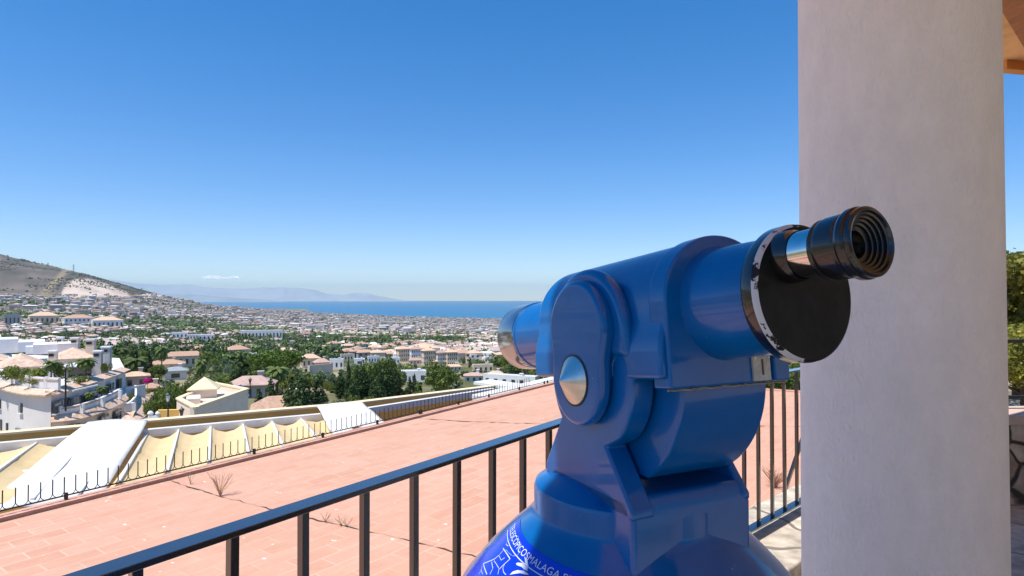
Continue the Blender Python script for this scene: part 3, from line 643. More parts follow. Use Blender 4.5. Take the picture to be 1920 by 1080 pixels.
# ------------------------------------------------------------------ railings
RT = CAMZ - .46
def railing(name, p, q, skip=0, label='', first=.06, sp_=.1755):
    r = empty(name, p, 0, label, 'railing', 'black bar railings')
    d = (q - p).normalized(); L_ = (q - p).length
    m = MB(); m.bar(p + Vector((0, 0, RT - .006)), q + Vector((0, 0, RT - .006)), .055, .013); m.build('top_rail', M['rail'], r, bevel=.002, seg=2)
    m = MB(); m.bar(p + Vector((0, 0, kz + .055)), q + Vector((0, 0, kz + .055)), .055, .013); m.build('bottom_rail', M['rail'], r, bevel=.002, seg=2)
    n = int((L_ - first) / sp_)
    src = None
    for k in range(n + 1):
        c = p + d * (first + k * sp_)
        if src is None:
            m = MB(); a = math.atan2(d.y, d.x)
            m.box((0, 0, (RT - .012 + kz + .061) / 2), (.019, .019, RT - .012 - kz - .061), a)
            src = m.build('bar', M['rail'], None, bevel=.0015, seg=2); src.parent = r; o = src
        else:
            o = src.copy(); COL.objects.link(o); o.parent = r
        o.location = c - p; o.rotation_euler = (random.uniform(-.004, .004), random.uniform(-.004, .004), random.uniform(-.05, .05))
    for c in (p + d * .06, p + d * (L_ - .06)):
        m = MB(); m.box((c.x, c.y, kz + .02), (.03, .03, .08)); m.build('foot', M['rail'], r)
    return r
railing('railing', BEND, LB + RL * 3, label='black bar railing running in front of the terrace to the left of the telescope', first=.159)
railing('railing', BEND + RR * .02, RE, label='black bar railing passing behind the telescope to the round column', first=.114, sp_=.18)
m = MB(); s0 = onz(1470, 925, TZ + .02); s1 = pix(1512, 800, s0.y + .35); r = tag(m.build('x', M['rail']), kind='thing') if False else None
m.bar(s0, s1, .025, .025); tag(m.build('rail_stay', M['rail']), 'slanting dark bar leaning over the terrace beside the round column', 'stay bar')

# ------------------------------------------------------------------ column and porch roof
cc = Vector(((1692 - 960) / F * 1.5 * 1.0, 1.5, 0))
col = MB(); prof = [(.28, 0), (.28, .10), (.244, .13), (.2375, .16), (.2355, 1.2), (.2335, 2.6), (.25, 2.62), (.25, 2.68), (.28, 2.70), (.28, 2.86)]
cc = Vector((1.039, 1.662, 0))
col.lathe(prof, cc, (0, 0, 1), 96)
tag(col.build('column', M['plaster'], smooth=40), 'thick round rough plastered pale column beside the telescope', 'column')
pr_ = empty('porch_roof', (1.5, 1.0, 2.9), 0, 'timber and tan board porch roof over the telescope resting on the round column', 'porch roof')
rd = Vector((.564, .826, 0)); r0 = Vector((.433, 1.545, 0)) - rd * 7; 
c1 = Vector((2.62, 4.75, 0)); 
RZ = 3.0
def at_edge(y): return Vector((-.60 + (y - .27) * .683, y, 0))
c1 = at_edge(2.88); fe = Vector((3.05, 3.95, 0)); 
m = MB(); rp = [at_edge(-1.7), c1, Vector((1.55, 3.0, 0)), fe, Vector((9, 5.3, 0)), Vector((9, -1.7, 0))]
m.prism([(p.x, p.y) for p in rp], lambda a, c, t: (a, c, t), RZ, RZ + .03); m.build('ceiling_board', M['ceil'], pr_)
m = MB(); m.prism([(p.x, p.y) for p in rp], lambda a, c, t: (a, c, t), RZ + .032, RZ + .2); m.build('tile_layer', M['rooftile'], pr_)
for k in range(6):
    y = 3.86 - k * .9; m = MB(); x0 = 3.1 if k == 0 else (2.6 if k == 1 else at_edge(y).x + .12); m.bar((x0, y, RZ - .03), (9, y + (9 - x0) * .2, RZ - .03), .07, .056); m.build('rafter', mat('orange_timber', (.72, .36, .10), .6, var=.15, vscale=5) if k == 0 else bpy.data.materials['orange_timber'], pr_)
m = MB(); m.bar((1.55, 1.96, RZ - .078), (4.3, 4.5, RZ - .078), .30, .15); m.build('beam', M['beam'], pr_)
m = MB(); m.bar(at_edge(-1.5) + Vector((1.3, 0, RZ - .09)), at_edge(2.3) + Vector((1.0, 0, RZ - .09)), .22, .18); m.build('beam', M['beam'], pr_)

# ------------------------------------------------------------------ spike strip on the terrace edge
sr = empty('spike_strip', E0 + Vector((0, 0, .02)), 0, 'thin dark iron strip of upright spikes along the outer edge of the terrace', 'spike strip')
def edge_px(px, py0=0):
    t0, t1 = -1.0, 18.0
    for _ in range(50):
        t = (t0 + t1) / 2; p = E0 + Edir * t; u = CX + F * p.x / p.y
        if u < px: t0 = t
        else: t1 = t
    return t0
sx = [23, 47, 70.5, 92.5, 114.3, 135.8, 156.3, 175.8, 195, 214.3, 232.5, 250.8, 268]
ts = [edge_px(a + 6) for a in sx]; SP = (ts[-1] - ts[0]) / (len(ts) - 1); t = ts[0] - SP * 2; tend = edge_px(1080)
lz = Vector((0, 0, .06)); so = nE * -.05
m = MB(); m.tube([E0 + Edir * (t - .2) + lz + so, E0 + Edir * (tend + .3) + lz + so], .006, 6); m.build('rail', M['iron'], sr)
tot = []
while t < tend: tot.append(t); t += SP
SP2 = SP
if len(tot) > 98:
    tot = tot[:98]
ssrc = None; ang = math.atan2(Edir.y, Edir.x); 
for t in tot:
    if ssrc is None:
        m = MB(); H = .145; a = .028
        def L3(x, z): return (Edir.x * x, Edir.y * x, z)
        m.tube([L3(0, .03), L3(0, H)], .0042, 6)
        for s_ in (-1, 1): m.tube([L3(s_ * SP * .46, 0), L3(s_ * SP * .27, .004), L3(s_ * SP * .1, .016), L3(0, .032)], .003, 5)
        ssrc = m.build('spike', M['iron'], None); o = ssrc
    else: o = ssrc.copy(); COL.objects.link(o)
    o.parent = sr; p = E0 + Edir * t + lz + so; o.location = p - sr.location
for px in (123, 473, 601, 703, 782, 785.5, 855, 912, 969, 1016, 1022):
    p = E0 + Edir * edge_px(px) + so; m = MB(); m.box((p.x, p.y, TZ + .055), (.022, .022, .05), ang); m.build('clamp', M['iron'], sr)

# ------------------------------------------------------------------ patio awnings beyond the terrace
AZ = CAMZ - 1.9
Bp = [onz(-420, 868, AZ), onz(0, 831, AZ), onz(640, 773, AZ), onz(925, 728.5, AZ)]
Yp = [onz(-420, 842, AZ + .02), onz(0, 811, AZ + .02), onz(640, 757, AZ + .02), onz(925, 723, AZ + .02)]
wl = empty('patio_wall', Yp[0], 0, 'long yellow patio wall with a pale coping behind the white awning beam', 'wall')
m = MB()
for a, b_ in zip(Yp, Yp[1:]): m.bar(a - Vector((0, 0, 2.2)), b_ - Vector((0, 0, 2.2)), .14, 4.34)
m.build('wall', M['yellow'], wl)
m = MB()
for a, b_ in zip(Yp, Yp[1:]): m.bar(a - Vector((0, 0, .01)), b_ - Vector((0, 0, .01)), .18, .03)
m.build('coping', M['lightyellow'], wl)
aw = empty('white_awning_frame', Bp[0], 0, 'white painted awning beam and slanting bars between the yellow wall and the terrace', 'awning frame')
m = MB()
for a, b_ in zip(Bp, Bp[1:]): m.bar(a - Vector((0, 0, .045)), b_ - Vector((0, 0, .045)), .10, .11)
m.build('beam', M['whitepaint'], aw)
bars = [((-150, 960), (-60, 838)), ((-62, 925), (73, 828)), ((60, 938), (170, 817)), ((140, 935), (235, 812)), ((222, 905), (277, 812)), ((313, 885), (335, 806)), ((391, 868), (395, 800)), ((466, 851), (455, 795)), ((531, 838), (509, 790)), ((594, 822), (563, 785)), ((660, 808), (625, 777))]
BB = []
for (a, c) in bars:
    n_ = onz(a[0], a[1], CAMZ - 1.67); f_ = onz(c[0], c[1], AZ - .06); n_ = n_ ; BB.append((n_, f_))
    m = MB(); m.bar(n_, f_, .028, .035); m.build('slanting_bar', M['whitepaint'], aw)
def sag_cloth(n0, f0, n1, f1, s=.085, cut=.06):
    NU, NV = 14, 16; vs = []; fs = []
    for i in range(NU + 1):
        u = i / NU; a, c = n0.lerp(n1, u), f0.lerp(f1, u)
        for j in range(NV + 1):
            v = cut * 4 * u * (1 - u) * 1.3 + .02 + (1 - .02 - cut * 4 * u * (1 - u) * 1.3) * (j / NV); p = c.lerp(a, v)
            z = -s * 4 * u * (1 - u) * (.65 + .35 * math.sin(v * math.pi)) + .004 + .003 * math.sin(u * 23 + v * 3)
            if .44 < v < .52: z -= .03 * 4 * u * (1 - u)
            vs.append((p.x, p.y, p.z + z))
    for i in range(NU):
        for j in range(NV): q = i * (NV + 1) + j; fs.append((q, q + 1, q + NV + 2, q + NV + 1))
    return vs, fs
seam = mat('dark_cord', (.12, .09, .05), .8)
for k in range(len(BB) - 1):
    (n0, f0), (n1, f1) = BB[k], BB[k + 1]
    r = empty('awning', f0, 0, None, 'awning', 'sagging yellow awnings hung between the slanting white bars')
    r['label'] = 'sagging pale yellow canvas awning between two slanting white bars below the white beam'
    m = MB(); m.add(*sag_cloth(n0, f0, n1, f1)); m.build('cloth', M['canvas'], r, smooth=True, fix=False)
    pts = []
    for i in range(13):
        u = i / 12; a, c = n0.lerp(n1, u), f0.lerp(f1, u); p = c.lerp(a, .40 + .1 * 4 * u * (1 - u)); pts.append((p.x, p.y, p.z - .15 * 4 * u * (1 - u) * .98 + .005))
    m = MB(); m.tube(pts, .006, 5); m.build('cord', seam, r)
# nearer cross beam at the far left
m = MB(); m.bar(onz(-120, 905, AZ + .0), onz(95, 886, AZ + .0), .09, .09); m.build('cross_beam', M['whitepaint'], aw)
def sheet(name, q, label, hts, s=.05):
    P = [onz(a, b_, z) for (a, b_), z in zip(q, hts)]; NU, NV = 16, 24; V = []; fs = []
    for i in range(NU + 1):
        u = i / NU
        for j in range(NV + 1):
            v = j / NV; p = P[0].lerp(P[1], u).lerp(P[3].lerp(P[2], u), v)
            z = -s * 4 * v * (1 - v) * (.6 + .4 * math.sin(u * 5 + 1)) + .02 * math.sin(u * 4 + v * 6) + .035 * max(0, math.sin((u - .55) * 9 + v * 3.2)) * v
            V.append((p.x, p.y, p.z + z))
    for i in range(NU):
        for j in range(NV): k = i * (NV + 1) + j; fs.append((k, k + 1, k + NV + 2, k + NV + 1))
    m = MB(); m.add(V, fs); o = m.build(name, M['whitecanvas'], smooth=True, fix=False)
    so_ = o.modifiers.new('thick', 'SOLIDIFY'); so_.thickness = .012
    tag(o, label, 'canvas sheet')
sheet('canvas_sheet', [(165, 791), (277, 785), (192, 928), (-110, 990)], 'large bright white canvas sheet sloping across the awnings, the wider one', [AZ + .10, AZ + .10, CAMZ - 1.70, CAMZ - 1.70])
sheet('canvas_sheet', [(594, 761), (680, 752), (722, 795), (628, 817)], 'smaller bright white canvas sheet laid across the yellow wall and awning beam', [AZ + .10, AZ + .10, CAMZ - 1.70, CAMZ - 1.70], .02)
cn = MB(); cn.bar(E0 + Edir * edge_px(930) + nE * .32 - Vector((0, 0, .06)), CORN + nE * .32 - Vector((0, 0, .06)), .34, .1); tag(cn.build('white_canopy', M['whitecanvas'], bevel=.01), 'long white strip of canopy running along the far end of the spiked terrace edge', 'canopy')
cn = MB(); cn.bar(pix(903, 716, 32), pix(990, 728, 30), 1.2, .14); tag(cn.build('walkway_roof', M['white']), 'narrow white flat roof leading to the far corner of the terrace', 'roof')
# dry weeds on the terrace
def weed(loc, h, n, name, label, colr, w=.5):
    m = MB()
    for k in range(n):
        a = random.random() * 6.28; l = h * random.uniform(.4, 1); o = random.uniform(.2, w)
        p = [loc + Vector((math.cos(a) * o * h * t ** 1.4, math.sin(a) * o * h * t ** 1.4, l * t)) for t in (0, .35, .7, 1)]
        m.tube(p, [.0022, .0018, .0013, .0008], 4)
        if random.random() < .6: q = p[2]; b2 = a + random.choice((-1, 1)) * .8; m.tube([q, q + Vector((math.cos(b2) * .04, math.sin(b2) * .04, .05))], .0011, 4)
    tag(m.build(name, mat(name, colr, .9, var=.3, vscale=30)), label, 'weed')
weed(onz(412, 930, TZ), .22, 26, 'dry_weed', 'dry brown weed tuft growing from the terrace joint', (.45, .30, .18))
weed(onz(357, 908, TZ), .13, 7, 'dry_weed', 'thin dry stalks growing near the spiked edge of the terrace', (.45, .30, .18), .3)
weed(onz(1452, 915, TZ), .17, 60, 'rusty_weed', 'rust brown weed growing against the kerb behind the railing', (.26, .12, .06), .7)
for i, px in enumerate((575, 610, 640, 650)):
    weed(onz(px, 968 + (px - 560) * .225, TZ), .016, 10, 'small_weed', 'tiny green weed in the terrace joint' if i < 1 else 'tiny weed in the crack of the terrace behind the railing', (.12, .12, .05), .8)
    bpy.context.scene.collection.objects[-1]['group'] = 'tiny weeds in the terrace joint'
    bpy.context.scene.collection.objects[-1]['label'] = 'tiny weed in the crack of the terrace behind the railing'
# dry stone wall, rail and tree at the far right
wx = empty('stone_wall', (3.6, 4.4, 0), 0, 'low dry stone wall with a flat pale cap behind the column', 'wall')
m = MB(); m.bar(Vector((2.9, 4.62, .29)), Vector((8.5, 4.95, .29)), .35, .58); m.build('wall', stone_mat('rubble_stone', (.38, .27, .16), (.55, .45, .34), 4.2, (.05, .04, .03), .07), wx)
m = MB(); m.bar(Vector((2.9, 4.62, .615)), Vector((8.5, 4.95, .615)), .42, .07); m.build('cap', mat('cap_stone', (.62, .46, .36), .8, var=.15, vscale=4, bump=.5, bscale=20), wx, bevel=.01)
r2 = empty('garden_rail', (3, 4.8, .65), 0, 'thin dark iron rail standing on the low stone wall', 'railing')
a, b_ = Vector((2.9, 4.68, 0)), Vector((8.5, 5.0, 0))
for z in (1.17, .74): m = MB(); m.bar(a + Vector((0, 0, z)), b_ + Vector((0, 0, z)), .035, .025); m.build('rail', M['iron'], r2)
for k in range(12):
    p = a.lerp(b_, k / 12 + .03); m = MB(); m.box((p.x, p.y, .91), (.03, .03, .52)); m.build('bar', M['iron'], r2)
# ------------------------------------------------------------------ telescope
TH = R(26)                                          # heading, to the left of straight ahead
C0 = pix(1490, 551, .624); aY = Vector((-math.sin(TH), math.cos(TH), 0))
TL = Vector((C0.x, C0.y, 0)) + aY * .24
tel = empty('telescope', TL, TH, 'blue coin operated viewing telescope with black eyepiece standing at the railing', 'telescope')
tp = R(5.8); HZ = C0.z
def HD(s, q, h):                                    # s right, q forward along the tube, h up, from the rear flange
    return Vector((s, -.24 + q * math.cos(tp) + h * math.sin(tp), HZ - q * math.sin(tp) + h * math.cos(tp)))
AX = HD(0, 1, 0) - HD(0, 0, 0)
def tb(m, name, mt, par=tel, bevel=0, seg=3, smooth=False): return m.build(name, mt, par, bevel=bevel, seg=seg, smooth=smooth, world=False)
PZ, PY = 1.395, -.001                                # pivot
def arc(cx, cy, r, a0, a1, n): return [(cx + r * math.cos(R(a0 + (a1 - a0) * i / n)), cy + r * math.sin(R(a0 + (a1 - a0) * i / n))) for i in range(n + 1)]
# stand and conical skirt
m = MB(); m.lathe([(.23, 0), (.23, .02), (.20, .035), (.135, .07), (.12, .12), (.115, .55), (.125, .75), (.17, .83), (.24, .885), (.268, .92), (.276, .96), (.271, 1.005), (.260, 1.05), (.239, 1.096), (.206, 1.136), (.171, 1.170), (.150, 1.188), (.140, 1.199), (.1365, 1.204), (.1345, 1.209), (.1345, 1.234), (.1325, 1.240), (.126, 1.244), (.09, 1.258), (.07, 1.264), (.0, 1.268)], (0, .038, 0), (0, 0, 1), 144, cap=False)
base = tb(m, 'base', M['paint'], smooth=28)
# neck block
ykc = lambda y, z, t: Vector((t, y, z))
m = MB(); blk = [(-.095, 1.10), (-.095, 1.240), (-.083, 1.264), (.09, 1.264), (.113, 1.236), (.113, 1.10)]
m.prism(blk, ykc, -.0935, .094); tb(m, 'neck', M['paint'], bevel=.007)
# fork arms
ya = [(-.0945, 1.24), (-.0945, 1.250)] + [(-.040, 1.316)] + arc(PY, PZ + .002, .094, -128, -180, 7)[1:] + arc(PY, PZ + .002, .094, 180, 0, 24)[1:] + arc(PY, PZ + .002, .094, 0, -42, 6)[1:] + [(.1125, 1.262), (.1125, 1.235)]
for x0, x1 in ((-.0935, -.0605), (.0805, .094)):
    m = MB(); m.prism(ya, ykc, x0, x1); tb(m, 'fork_arm', M['paint'], bevel=.0045)
# drum between the arms
da = arc(PY, PZ, .135, 178, 238, 20) + arc(PY, PZ, .135, -58, 2, 20)
m = MB(); m.prism(da, ykc, -.056, .078); tb(m, 'drum', M['paint'], bevel=.004)
# head housing
NA = 40
def hd(a, b, t): return HD(a, t, b)
hp = [(-.0955, -.083), (-.0955, -.052), (-.0915, -.034), (-.0865, -.018), (-.085, .0)] + [(.085 * math.cos(R(180 - 180 * i / NA)), .0 + .077 * math.sin(R(180 - 180 * i / NA))) for i in range(NA + 1)] + [(.085, 0), (.0865, -.018), (.0915, -.034), (.0955, -.052), (.0955, -.083)]
m = MB(); m.prism(hp, hd, .101, .391); hs = tb(m, 'head_housing', M['paint'])
c = MB()
for sgn in (-1, 1):
    for q in (.1785, .3165):
        pl = [(q - .0125, -.10)] + [(q + .0125 * math.cos(R(180 - 180 * i / 14)), -.071 + .0125 * math.sin(R(180 - 180 * i / 14))) for i in range(15)] + [(q + .0125, -.10)]
        c.prism(pl, lambda a, b, t: HD(t, a, b), *sorted((sgn * .12, sgn * .078)))
ct = tb(c, 'cutter', M['paint'])
bo = hs.modifiers.new('cut', 'BOOLEAN'); bo.operation = 'DIFFERENCE'; bo.object = ct; bo.solver = 'EXACT'
bpy.context.view_layer.update(); dg = bpy.context.evaluated_depsgraph_get(); nm = bpy.data.meshes.new_from_object(hs.evaluated_get(dg))
hs.modifiers.clear(); hs.data = nm; bpy.data.objects.remove(ct)
nm.polygons.foreach_set('use_smooth', [True] * len(nm.polygons)); bv = hs.modifiers.new('bevel', 'BEVEL'); bv.width = .005; bv.segments = 3; bv.limit_method = 'ANGLE'; bv.angle_limit = R(32); bv.harden_normals = True
# rear plate
hp2 = [(-.087, -.094), (-.087, .0)] + [(.087 * math.cos(R(180 - 180 * i / NA)), .001 + .079 * math.sin(R(180 - 180 * i / NA))) for i in range(NA + 1)] + [(.087, 0), (.087, -.094)]
m = MB(); m.prism(hp2, hd, .096, .126); tb(m, 'rear_plate', M['paint'], bevel=.0035)
# raised cheek carrying the pivot cover
for sgn in (-1, 1):
    ck = arc(PY, PZ, .0585, 180, 360, 26) + [(PY + .0585, PZ + .03), (PY + .066, PZ + .058)] + arc(PY, PZ + .062, .0665, 0, 180, 22)[1:] + [(PY - .0585, PZ + .03)]
    m = MB(); m.prism(ck, lambda a, b, t: Vector((t, a, b)), *sorted((sgn * .115, sgn * .0955))); tb(m, 'cheek', M['paint'], bevel=.008, seg=5)
    ck2 = arc(PY, PZ + .055, .088, 12, 168, 26) + [(PY - .092, PZ + .035), (PY + .092, PZ + .035)]
    m = MB(); m.prism(ck2, lambda a, b, t: Vector((t, a, b)), *sorted((sgn * .1, sgn * .080))); tb(m, 'cheek', M['paint'], bevel=.0095, seg=5)
    m = MB(); m.lathe([(.0305, 0), (.0305, .003), (.0285, .0045), (.0012, .0225), (.0002, .0225)], (sgn * .1135, PY, PZ), (sgn, 0, 0), 48)
    tb(m, 'cone_bolt', M['steel'], smooth=30)
    m = MB(); m.lathe([(.033, 0), (.033, .0016), (.030, .0018)], (sgn * .1145, PY, PZ), (sgn, 0, 0), 48); tb(m, 'bolt_seat', M['iron'], smooth=30)
# barrels
O = HD(0, 0, 0)
m = MB(); m.lathe([(.061, -.002), (.0615, .02), (.0635, .085), (.0665, .0975)], O, AX, 96, cap=False); tb(m, 'rear_barrel', M['paint'], smooth=40)
worn = mat('worn_black_paint', (.01, .01, .01), .45, 0, .3)
n = worn.node_tree; N, L = n.nodes, n.links; tc = N.new('ShaderNodeTexCoord'); t = N.new('ShaderNodeTexNoise'); t.inputs['Scale'].default_value = 70; t.inputs['Detail'].default_value = 5; t.inputs['Roughness'].default_value = .7
L.new(tc.outputs['Object'], t.inputs['Vector']); t2 = N.new('ShaderNodeTexNoise'); t2.inputs['Scale'].default_value = 16; L.new(tc.outputs['Object'], t2.inputs['Vector'])
ad = N.new('ShaderNodeMath'); L.new(t.outputs['Fac'], ad.inputs[0]); L.new(t2.outputs['Fac'], ad.inputs[1]); r_ = N.new('ShaderNodeMapRange'); r_.inputs[1].default_value = .97; r_.inputs[2].default_value = 1.0; sx_ = N.new('ShaderNodeSeparateXYZ'); L.new(tc.outputs['Object'], sx_.inputs[0]); gr = N.new('ShaderNodeMapRange'); gr.inputs[1].default_value = -.05; gr.inputs[2].default_value = .05; gr.inputs[3].default_value = .10; gr.inputs[4].default_value = -.28; L.new(sx_.outputs[0], gr.inputs[0]); ad2 = N.new('ShaderNodeMath'); L.new(ad.outputs[0], ad2.inputs[0]); L.new(gr.outputs[0], ad2.inputs[1]); L.new(ad2.outputs[0], r_.inputs[0])
x = N.new('ShaderNodeMix'); x.data_type = 'RGBA'; x.inputs[6].default_value = (.009, .009, .01, 1); x.inputs[7].default_value = (.55, .56, .58, 1); L.new(r_.outputs[0], x.inputs[0]); L.new(x.outputs[2], N['Principled BSDF'].inputs['Base Color'])
m = MB(); m.lathe([(.060, .006), (.0685, .006), (.0700, .003), (.0700, -.0085)], O, AX, 96, cap=False); fl = tb(m, 'flange', M['black'], smooth=30)
m = MB(); m.lathe([(.0700, -.0085), (.0691, -.0122), (.0664, -.0139)], O, AX, 96, cap=False); tb(m, 'worn_rim', worn, fl, smooth=60)
m = MB(); m.lathe([(.0664, -.0139), (.062, -.0142), (.0, -.0142)], O, AX, 96, cap=False); tb(m, 'back_plate', mat('scuffed_black', (.010, .012, .012), .38, 0, .12, coat=0.05, var=.4, vscale=60), fl, smooth=30)
EO = HD(-.022, 0, .0345)
m = MB(); m.lathe([(.0265, .005), (.0262, -.018), (.0255, -.026), (.0240, -.029), (.0235, -.031)], EO, AX, 64, cap=False); tb(m, 'eyepiece_collar', M['black'], smooth=30)
m = MB(); m.lathe([(.0228, -.02), (.0228, -.062)], EO, AX, 64, cap=False); ey = tb(m, 'eyepiece_tube', M['chrome'], smooth=30)
m = MB(); m.lathe([(.0225, -.0565), (.0272, -.0565), (.0283, -.058), (.0284, -.0595), (.0276, -.061), (.0284, -.0625), (.0292, -.066), (.0296, -.082), (.0288, -.0835), (.0288, -.085), (.0312, -.0865), (.0325, -.089), (.0325, -.0935), (.0310, -.0955), (.0316, -.0975), (.0312, -.1000), (.0292, -.1015), (.0275, -.1010), (.0265, -.0985), (.0245, -.098), (.0240, -.0955), (.0220, -.095), (.0215, -.0925), (.0195, -.092), (.0190, -.0895), (.0170, -.089), (.0165, -.0865), (.0125, -.086), (.0122, -.083), (.0118, -.075)], EO, AX, 72, cap=False)
tb(m, 'eyecup', mat('black_rubber', (.010, .010, .011), .22, 0, .5, coat=.35), smooth=24)
m = MB(); m.lathe([(.0122, -.0755), (.009, -.0775), (.005, -.0787), (.0, -.079)], EO, AX, 40, cap=False)
lensm = mat('amber_lens', (.05, .04, .01), .04, 0, 1, coat=1); tb(m, 'lens', lensm, ey, smooth=60)
FO = HD(0, .391, -.017)
m = MB(); m.lathe([(.058, -.02), (.058, .14), (.0592, .141), (.0592, .145), (.058, .146)], FO, AX, 96, cap=False); tb(m, 'front_barrel', M['paint'], smooth=30)
m = MB(); m.lathe([(.0585, .1455), (.0602, .148), (.0600, .208), (.0585, .212), (.0555, .2125), (.0545, .210), (.0545, .15)], FO, AX, 96, cap=False); fr = tb(m, 'lens_hood', M['hood'], smooth=30)
m = MB(); m.lathe([(.0545, .19), (.03, .197), (.0, .199)], FO, AX, 64, cap=False); tb(m, 'lens', mat('dark_lens', (.01, .015, .03), .03, 0, 1, coat=1), fr, smooth=60)
# coin slot plate
m = MB(); m.prism([(.034, -.092), (.062, -.092), (.062, -.062), (.034, -.062)], hd, .0925, .0965); cpz = tb(m, 'coin_plate', mat('scratched_zinc', (.50, .49, .45), .5, .15, var=.3, vscale=80), bevel=.0012, seg=2)
m = MB(); m.prism([(.0472, -.0855), (.0492, -.0855), (.0492, -.067), (.0472, -.067)], hd, .0915, .0935); tb(m, 'slot', M['black'], cpz)
for a in (.037, .059): m = MB(); m.lathe([(.0016, 0), (.0016, .0012), (.0, .0016)], HD(a, .0925, -.065), -AX, 12); tb(m, 'screw', M['steel'], cpz, smooth=40)
m = MB(); m.prism([(.064, -.093), (.0885, -.093), (.0885, -.064), (.064, -.064)], hd, .0885, .098); tb(m, 'coin_box', M['paint'], bevel=.002, seg=2)
# sealant seam under the rear plate
m = MB(); m.tube([HD(-.088 + .176 * i / 30, .1 + .004 * math.sin(i), -.0955 + .0006 * math.sin(i * 2.3)) for i in range(31)], .0011, 6); tb(m, 'seam', mat('old_sealant', (.30, .24, .14), .8), smooth=60)

# the house behind the look-out: a rendered wall with a door, 
hb = empty('house_wall', (2, -9.2, 0), 0, 'cream wall of the house behind the look-out with a brown door', 'house')
m = MB(); m.box((-2.9, -9.3, 1.5), (7.2, .3, 3)); m.box((5.6, -9.3, 1.5), (7.6, .3, 3)); m.box((1.25, -9.3, 2.6), (1.1, .3, .8)); m.build('wall', M['cream'], hb)
m = MB(); m.box((1.25, -9.25, 1.1), (1.09, .08, 2.19)); m.build('door', M['beam'], hb)

gw = empty('garden_wall', (9.2, 0, 0), 0, 'unseen tall cream wall added right of the porch to darken the reflection in the eyepiece plate', 'wall')  # unseen wall, added so the black back plate reflects no bright sky
m = MB(); m.box((9.3, -.6, 1.5), (.3, 6.2, 3)); m.build('wall', M['cream'], gw)

# ------------------------------------------------------------------ printed sticker on the skirt of the telescope
DP = [(.276, .96), (.271, 1.005), (.260, 1.05), (.239, 1.096), (.206, 1.136), (.171, 1.170), (.150, 1.188), (.140, 1.199)]
DS = [0]
for (a, b), (c, d) in zip(DP, DP[1:]): DS.append(DS[-1] + math.hypot(c - a, d - b))
DC = Vector((TL.x, TL.y, 0)) + aY * .038
def skin(phi, s, off=.0006):                        # phi: heading in degrees, s: length up the skirt
    r_ = np.interp(s, DS, [p[0] for p in DP]) + off; z = np.interp(s, DS, [p[1] for p in DP]) + off * .8; a = R(phi) - TH
    return Vector((r_ * math.cos(a), .038 + r_ * math.sin(a), z))
def on_skirt(px, py):
    d = ray(px, py); t = np.linspace(.5, 1.3, 4000); P = np.array([0, 0, CAMZ])[None] + d[None] * t[:, None]
    rr_ = np.interp(P[:, 2], [p[1] for p in DP], [p[0] for p in DP]); h = np.nonzero((P[:, 2] > DP[0][1]) & (P[:, 2] < DP[-1][1]) & (np.hypot(P[:, 0] - DC.x, P[:, 1] - DC.y) < rr_))[0][0]
    p = P[h]; return math.degrees(math.atan2(p[1] - DC.y, p[0] - DC.x)) % 360, float(np.interp(p[2], [q[1] for q in DP], DS))
royal = mat('royal_blue_print', (.003, .03, .62), .22, 0, .5, coat=.5); ink = mat('white_ink', (.62, .70, .88), .4); pale = mat('pale_ink', (.30, .42, .85), .4)
m = MB(); NP, NS = 60, 24; tilt = lambda ph: -.00024 * (ph - 178)
for i in range(NP + 1):
    for j in range(NS + 1):
        ph = 180.5 + 75 * i / NP; m.v.append(tuple(skin(ph - 3.5 * (j / NS), .09 + (.267 - .09) * j / NS + tilt(ph) * (j / NS), .0006)))
for i in range(NP):
    for j in range(NS): k = i * (NS + 1) + j; m.f.append((k, k + NS + 1, k + NS + 2, k + 1)); m.c.append(None); m.m.append(0)
st = tb(m, 'sticker', royal, smooth=60)
fc = bpy.data.curves.new('lettering', 'FONT'); fc.body = 'TELESCOPICOSMALAGA.ES'; fc.size = 1; fc.space_character = 1.04
fo = bpy.data.objects.new('lettering', fc); COL.objects.link(fo); bpy.context.view_layer.update(); dg = bpy.context.evaluated_depsgraph_get()
tm = bpy.data.meshes.new_from_object(fo.evaluated_get(dg)); bpy.data.objects.remove(fo)
xs = [v.co.x for v in tm.vertices]; x1 = max(xs)
PH0, PH1 = 178.5, 237.0
for v in tm.vertices:
    ph = PH0 + (PH1 - PH0) * v.co.x / x1; v.co = skin(ph, .2485 + v.co.y * .0135 + tilt(ph), .0011)
tm.materials.append(ink); to = bpy.data.objects.new('lettering', tm); COL.objects.link(to); to.parent = st
def stroke(pts, w, closed=False):
    Q = []
    for (a, b), (c, d) in zip(pts, pts[1:]):
        n_ = max(2, int(math.hypot(c - a, d - b) / 2))
        for k in range(n_): Q.append((a + (c - a) * k / n_, b + (d - b) * k / n_))
    Q.append(pts[-1]); V = []
    L_ = [skin(*on_skirt(*q), .0010) for q in Q]; ax_ = Vector((0, .038, 0)); m = MB()
    for i, p in enumerate(L_):
        d = (L_[min(i + 1, len(L_) - 1)] - L_[max(i - 1, 0)]).normalized(); nrm = Vector((p.x, p.y - .038, .12)).normalized(); s_ = d.cross(nrm).normalized(); V += [p + s_ * w / 2, p - s_ * w / 2]
    m.add(V, [(2 * i, 2 * i + 1, 2 * i + 3, 2 * i + 2) for i in range(len(L_) - 1)]); return m
zz = lambda P: [(870 + a / 9, 960 + b / 9) for a, b in P]
m = MB()
n_ = 50; V = []
for i in range(n_ + 1):
    ph = 179 + 72 * i / n_; V += [skin(ph, .2428 + tilt(ph), .001), skin(ph, .2440 + tilt(ph), .001)]
m.add(V, [(2 * i, 2 * i + 1, 2 * i + 3, 2 * i + 2) for i in range(n_)]); tb(m, 'border', ink, st)
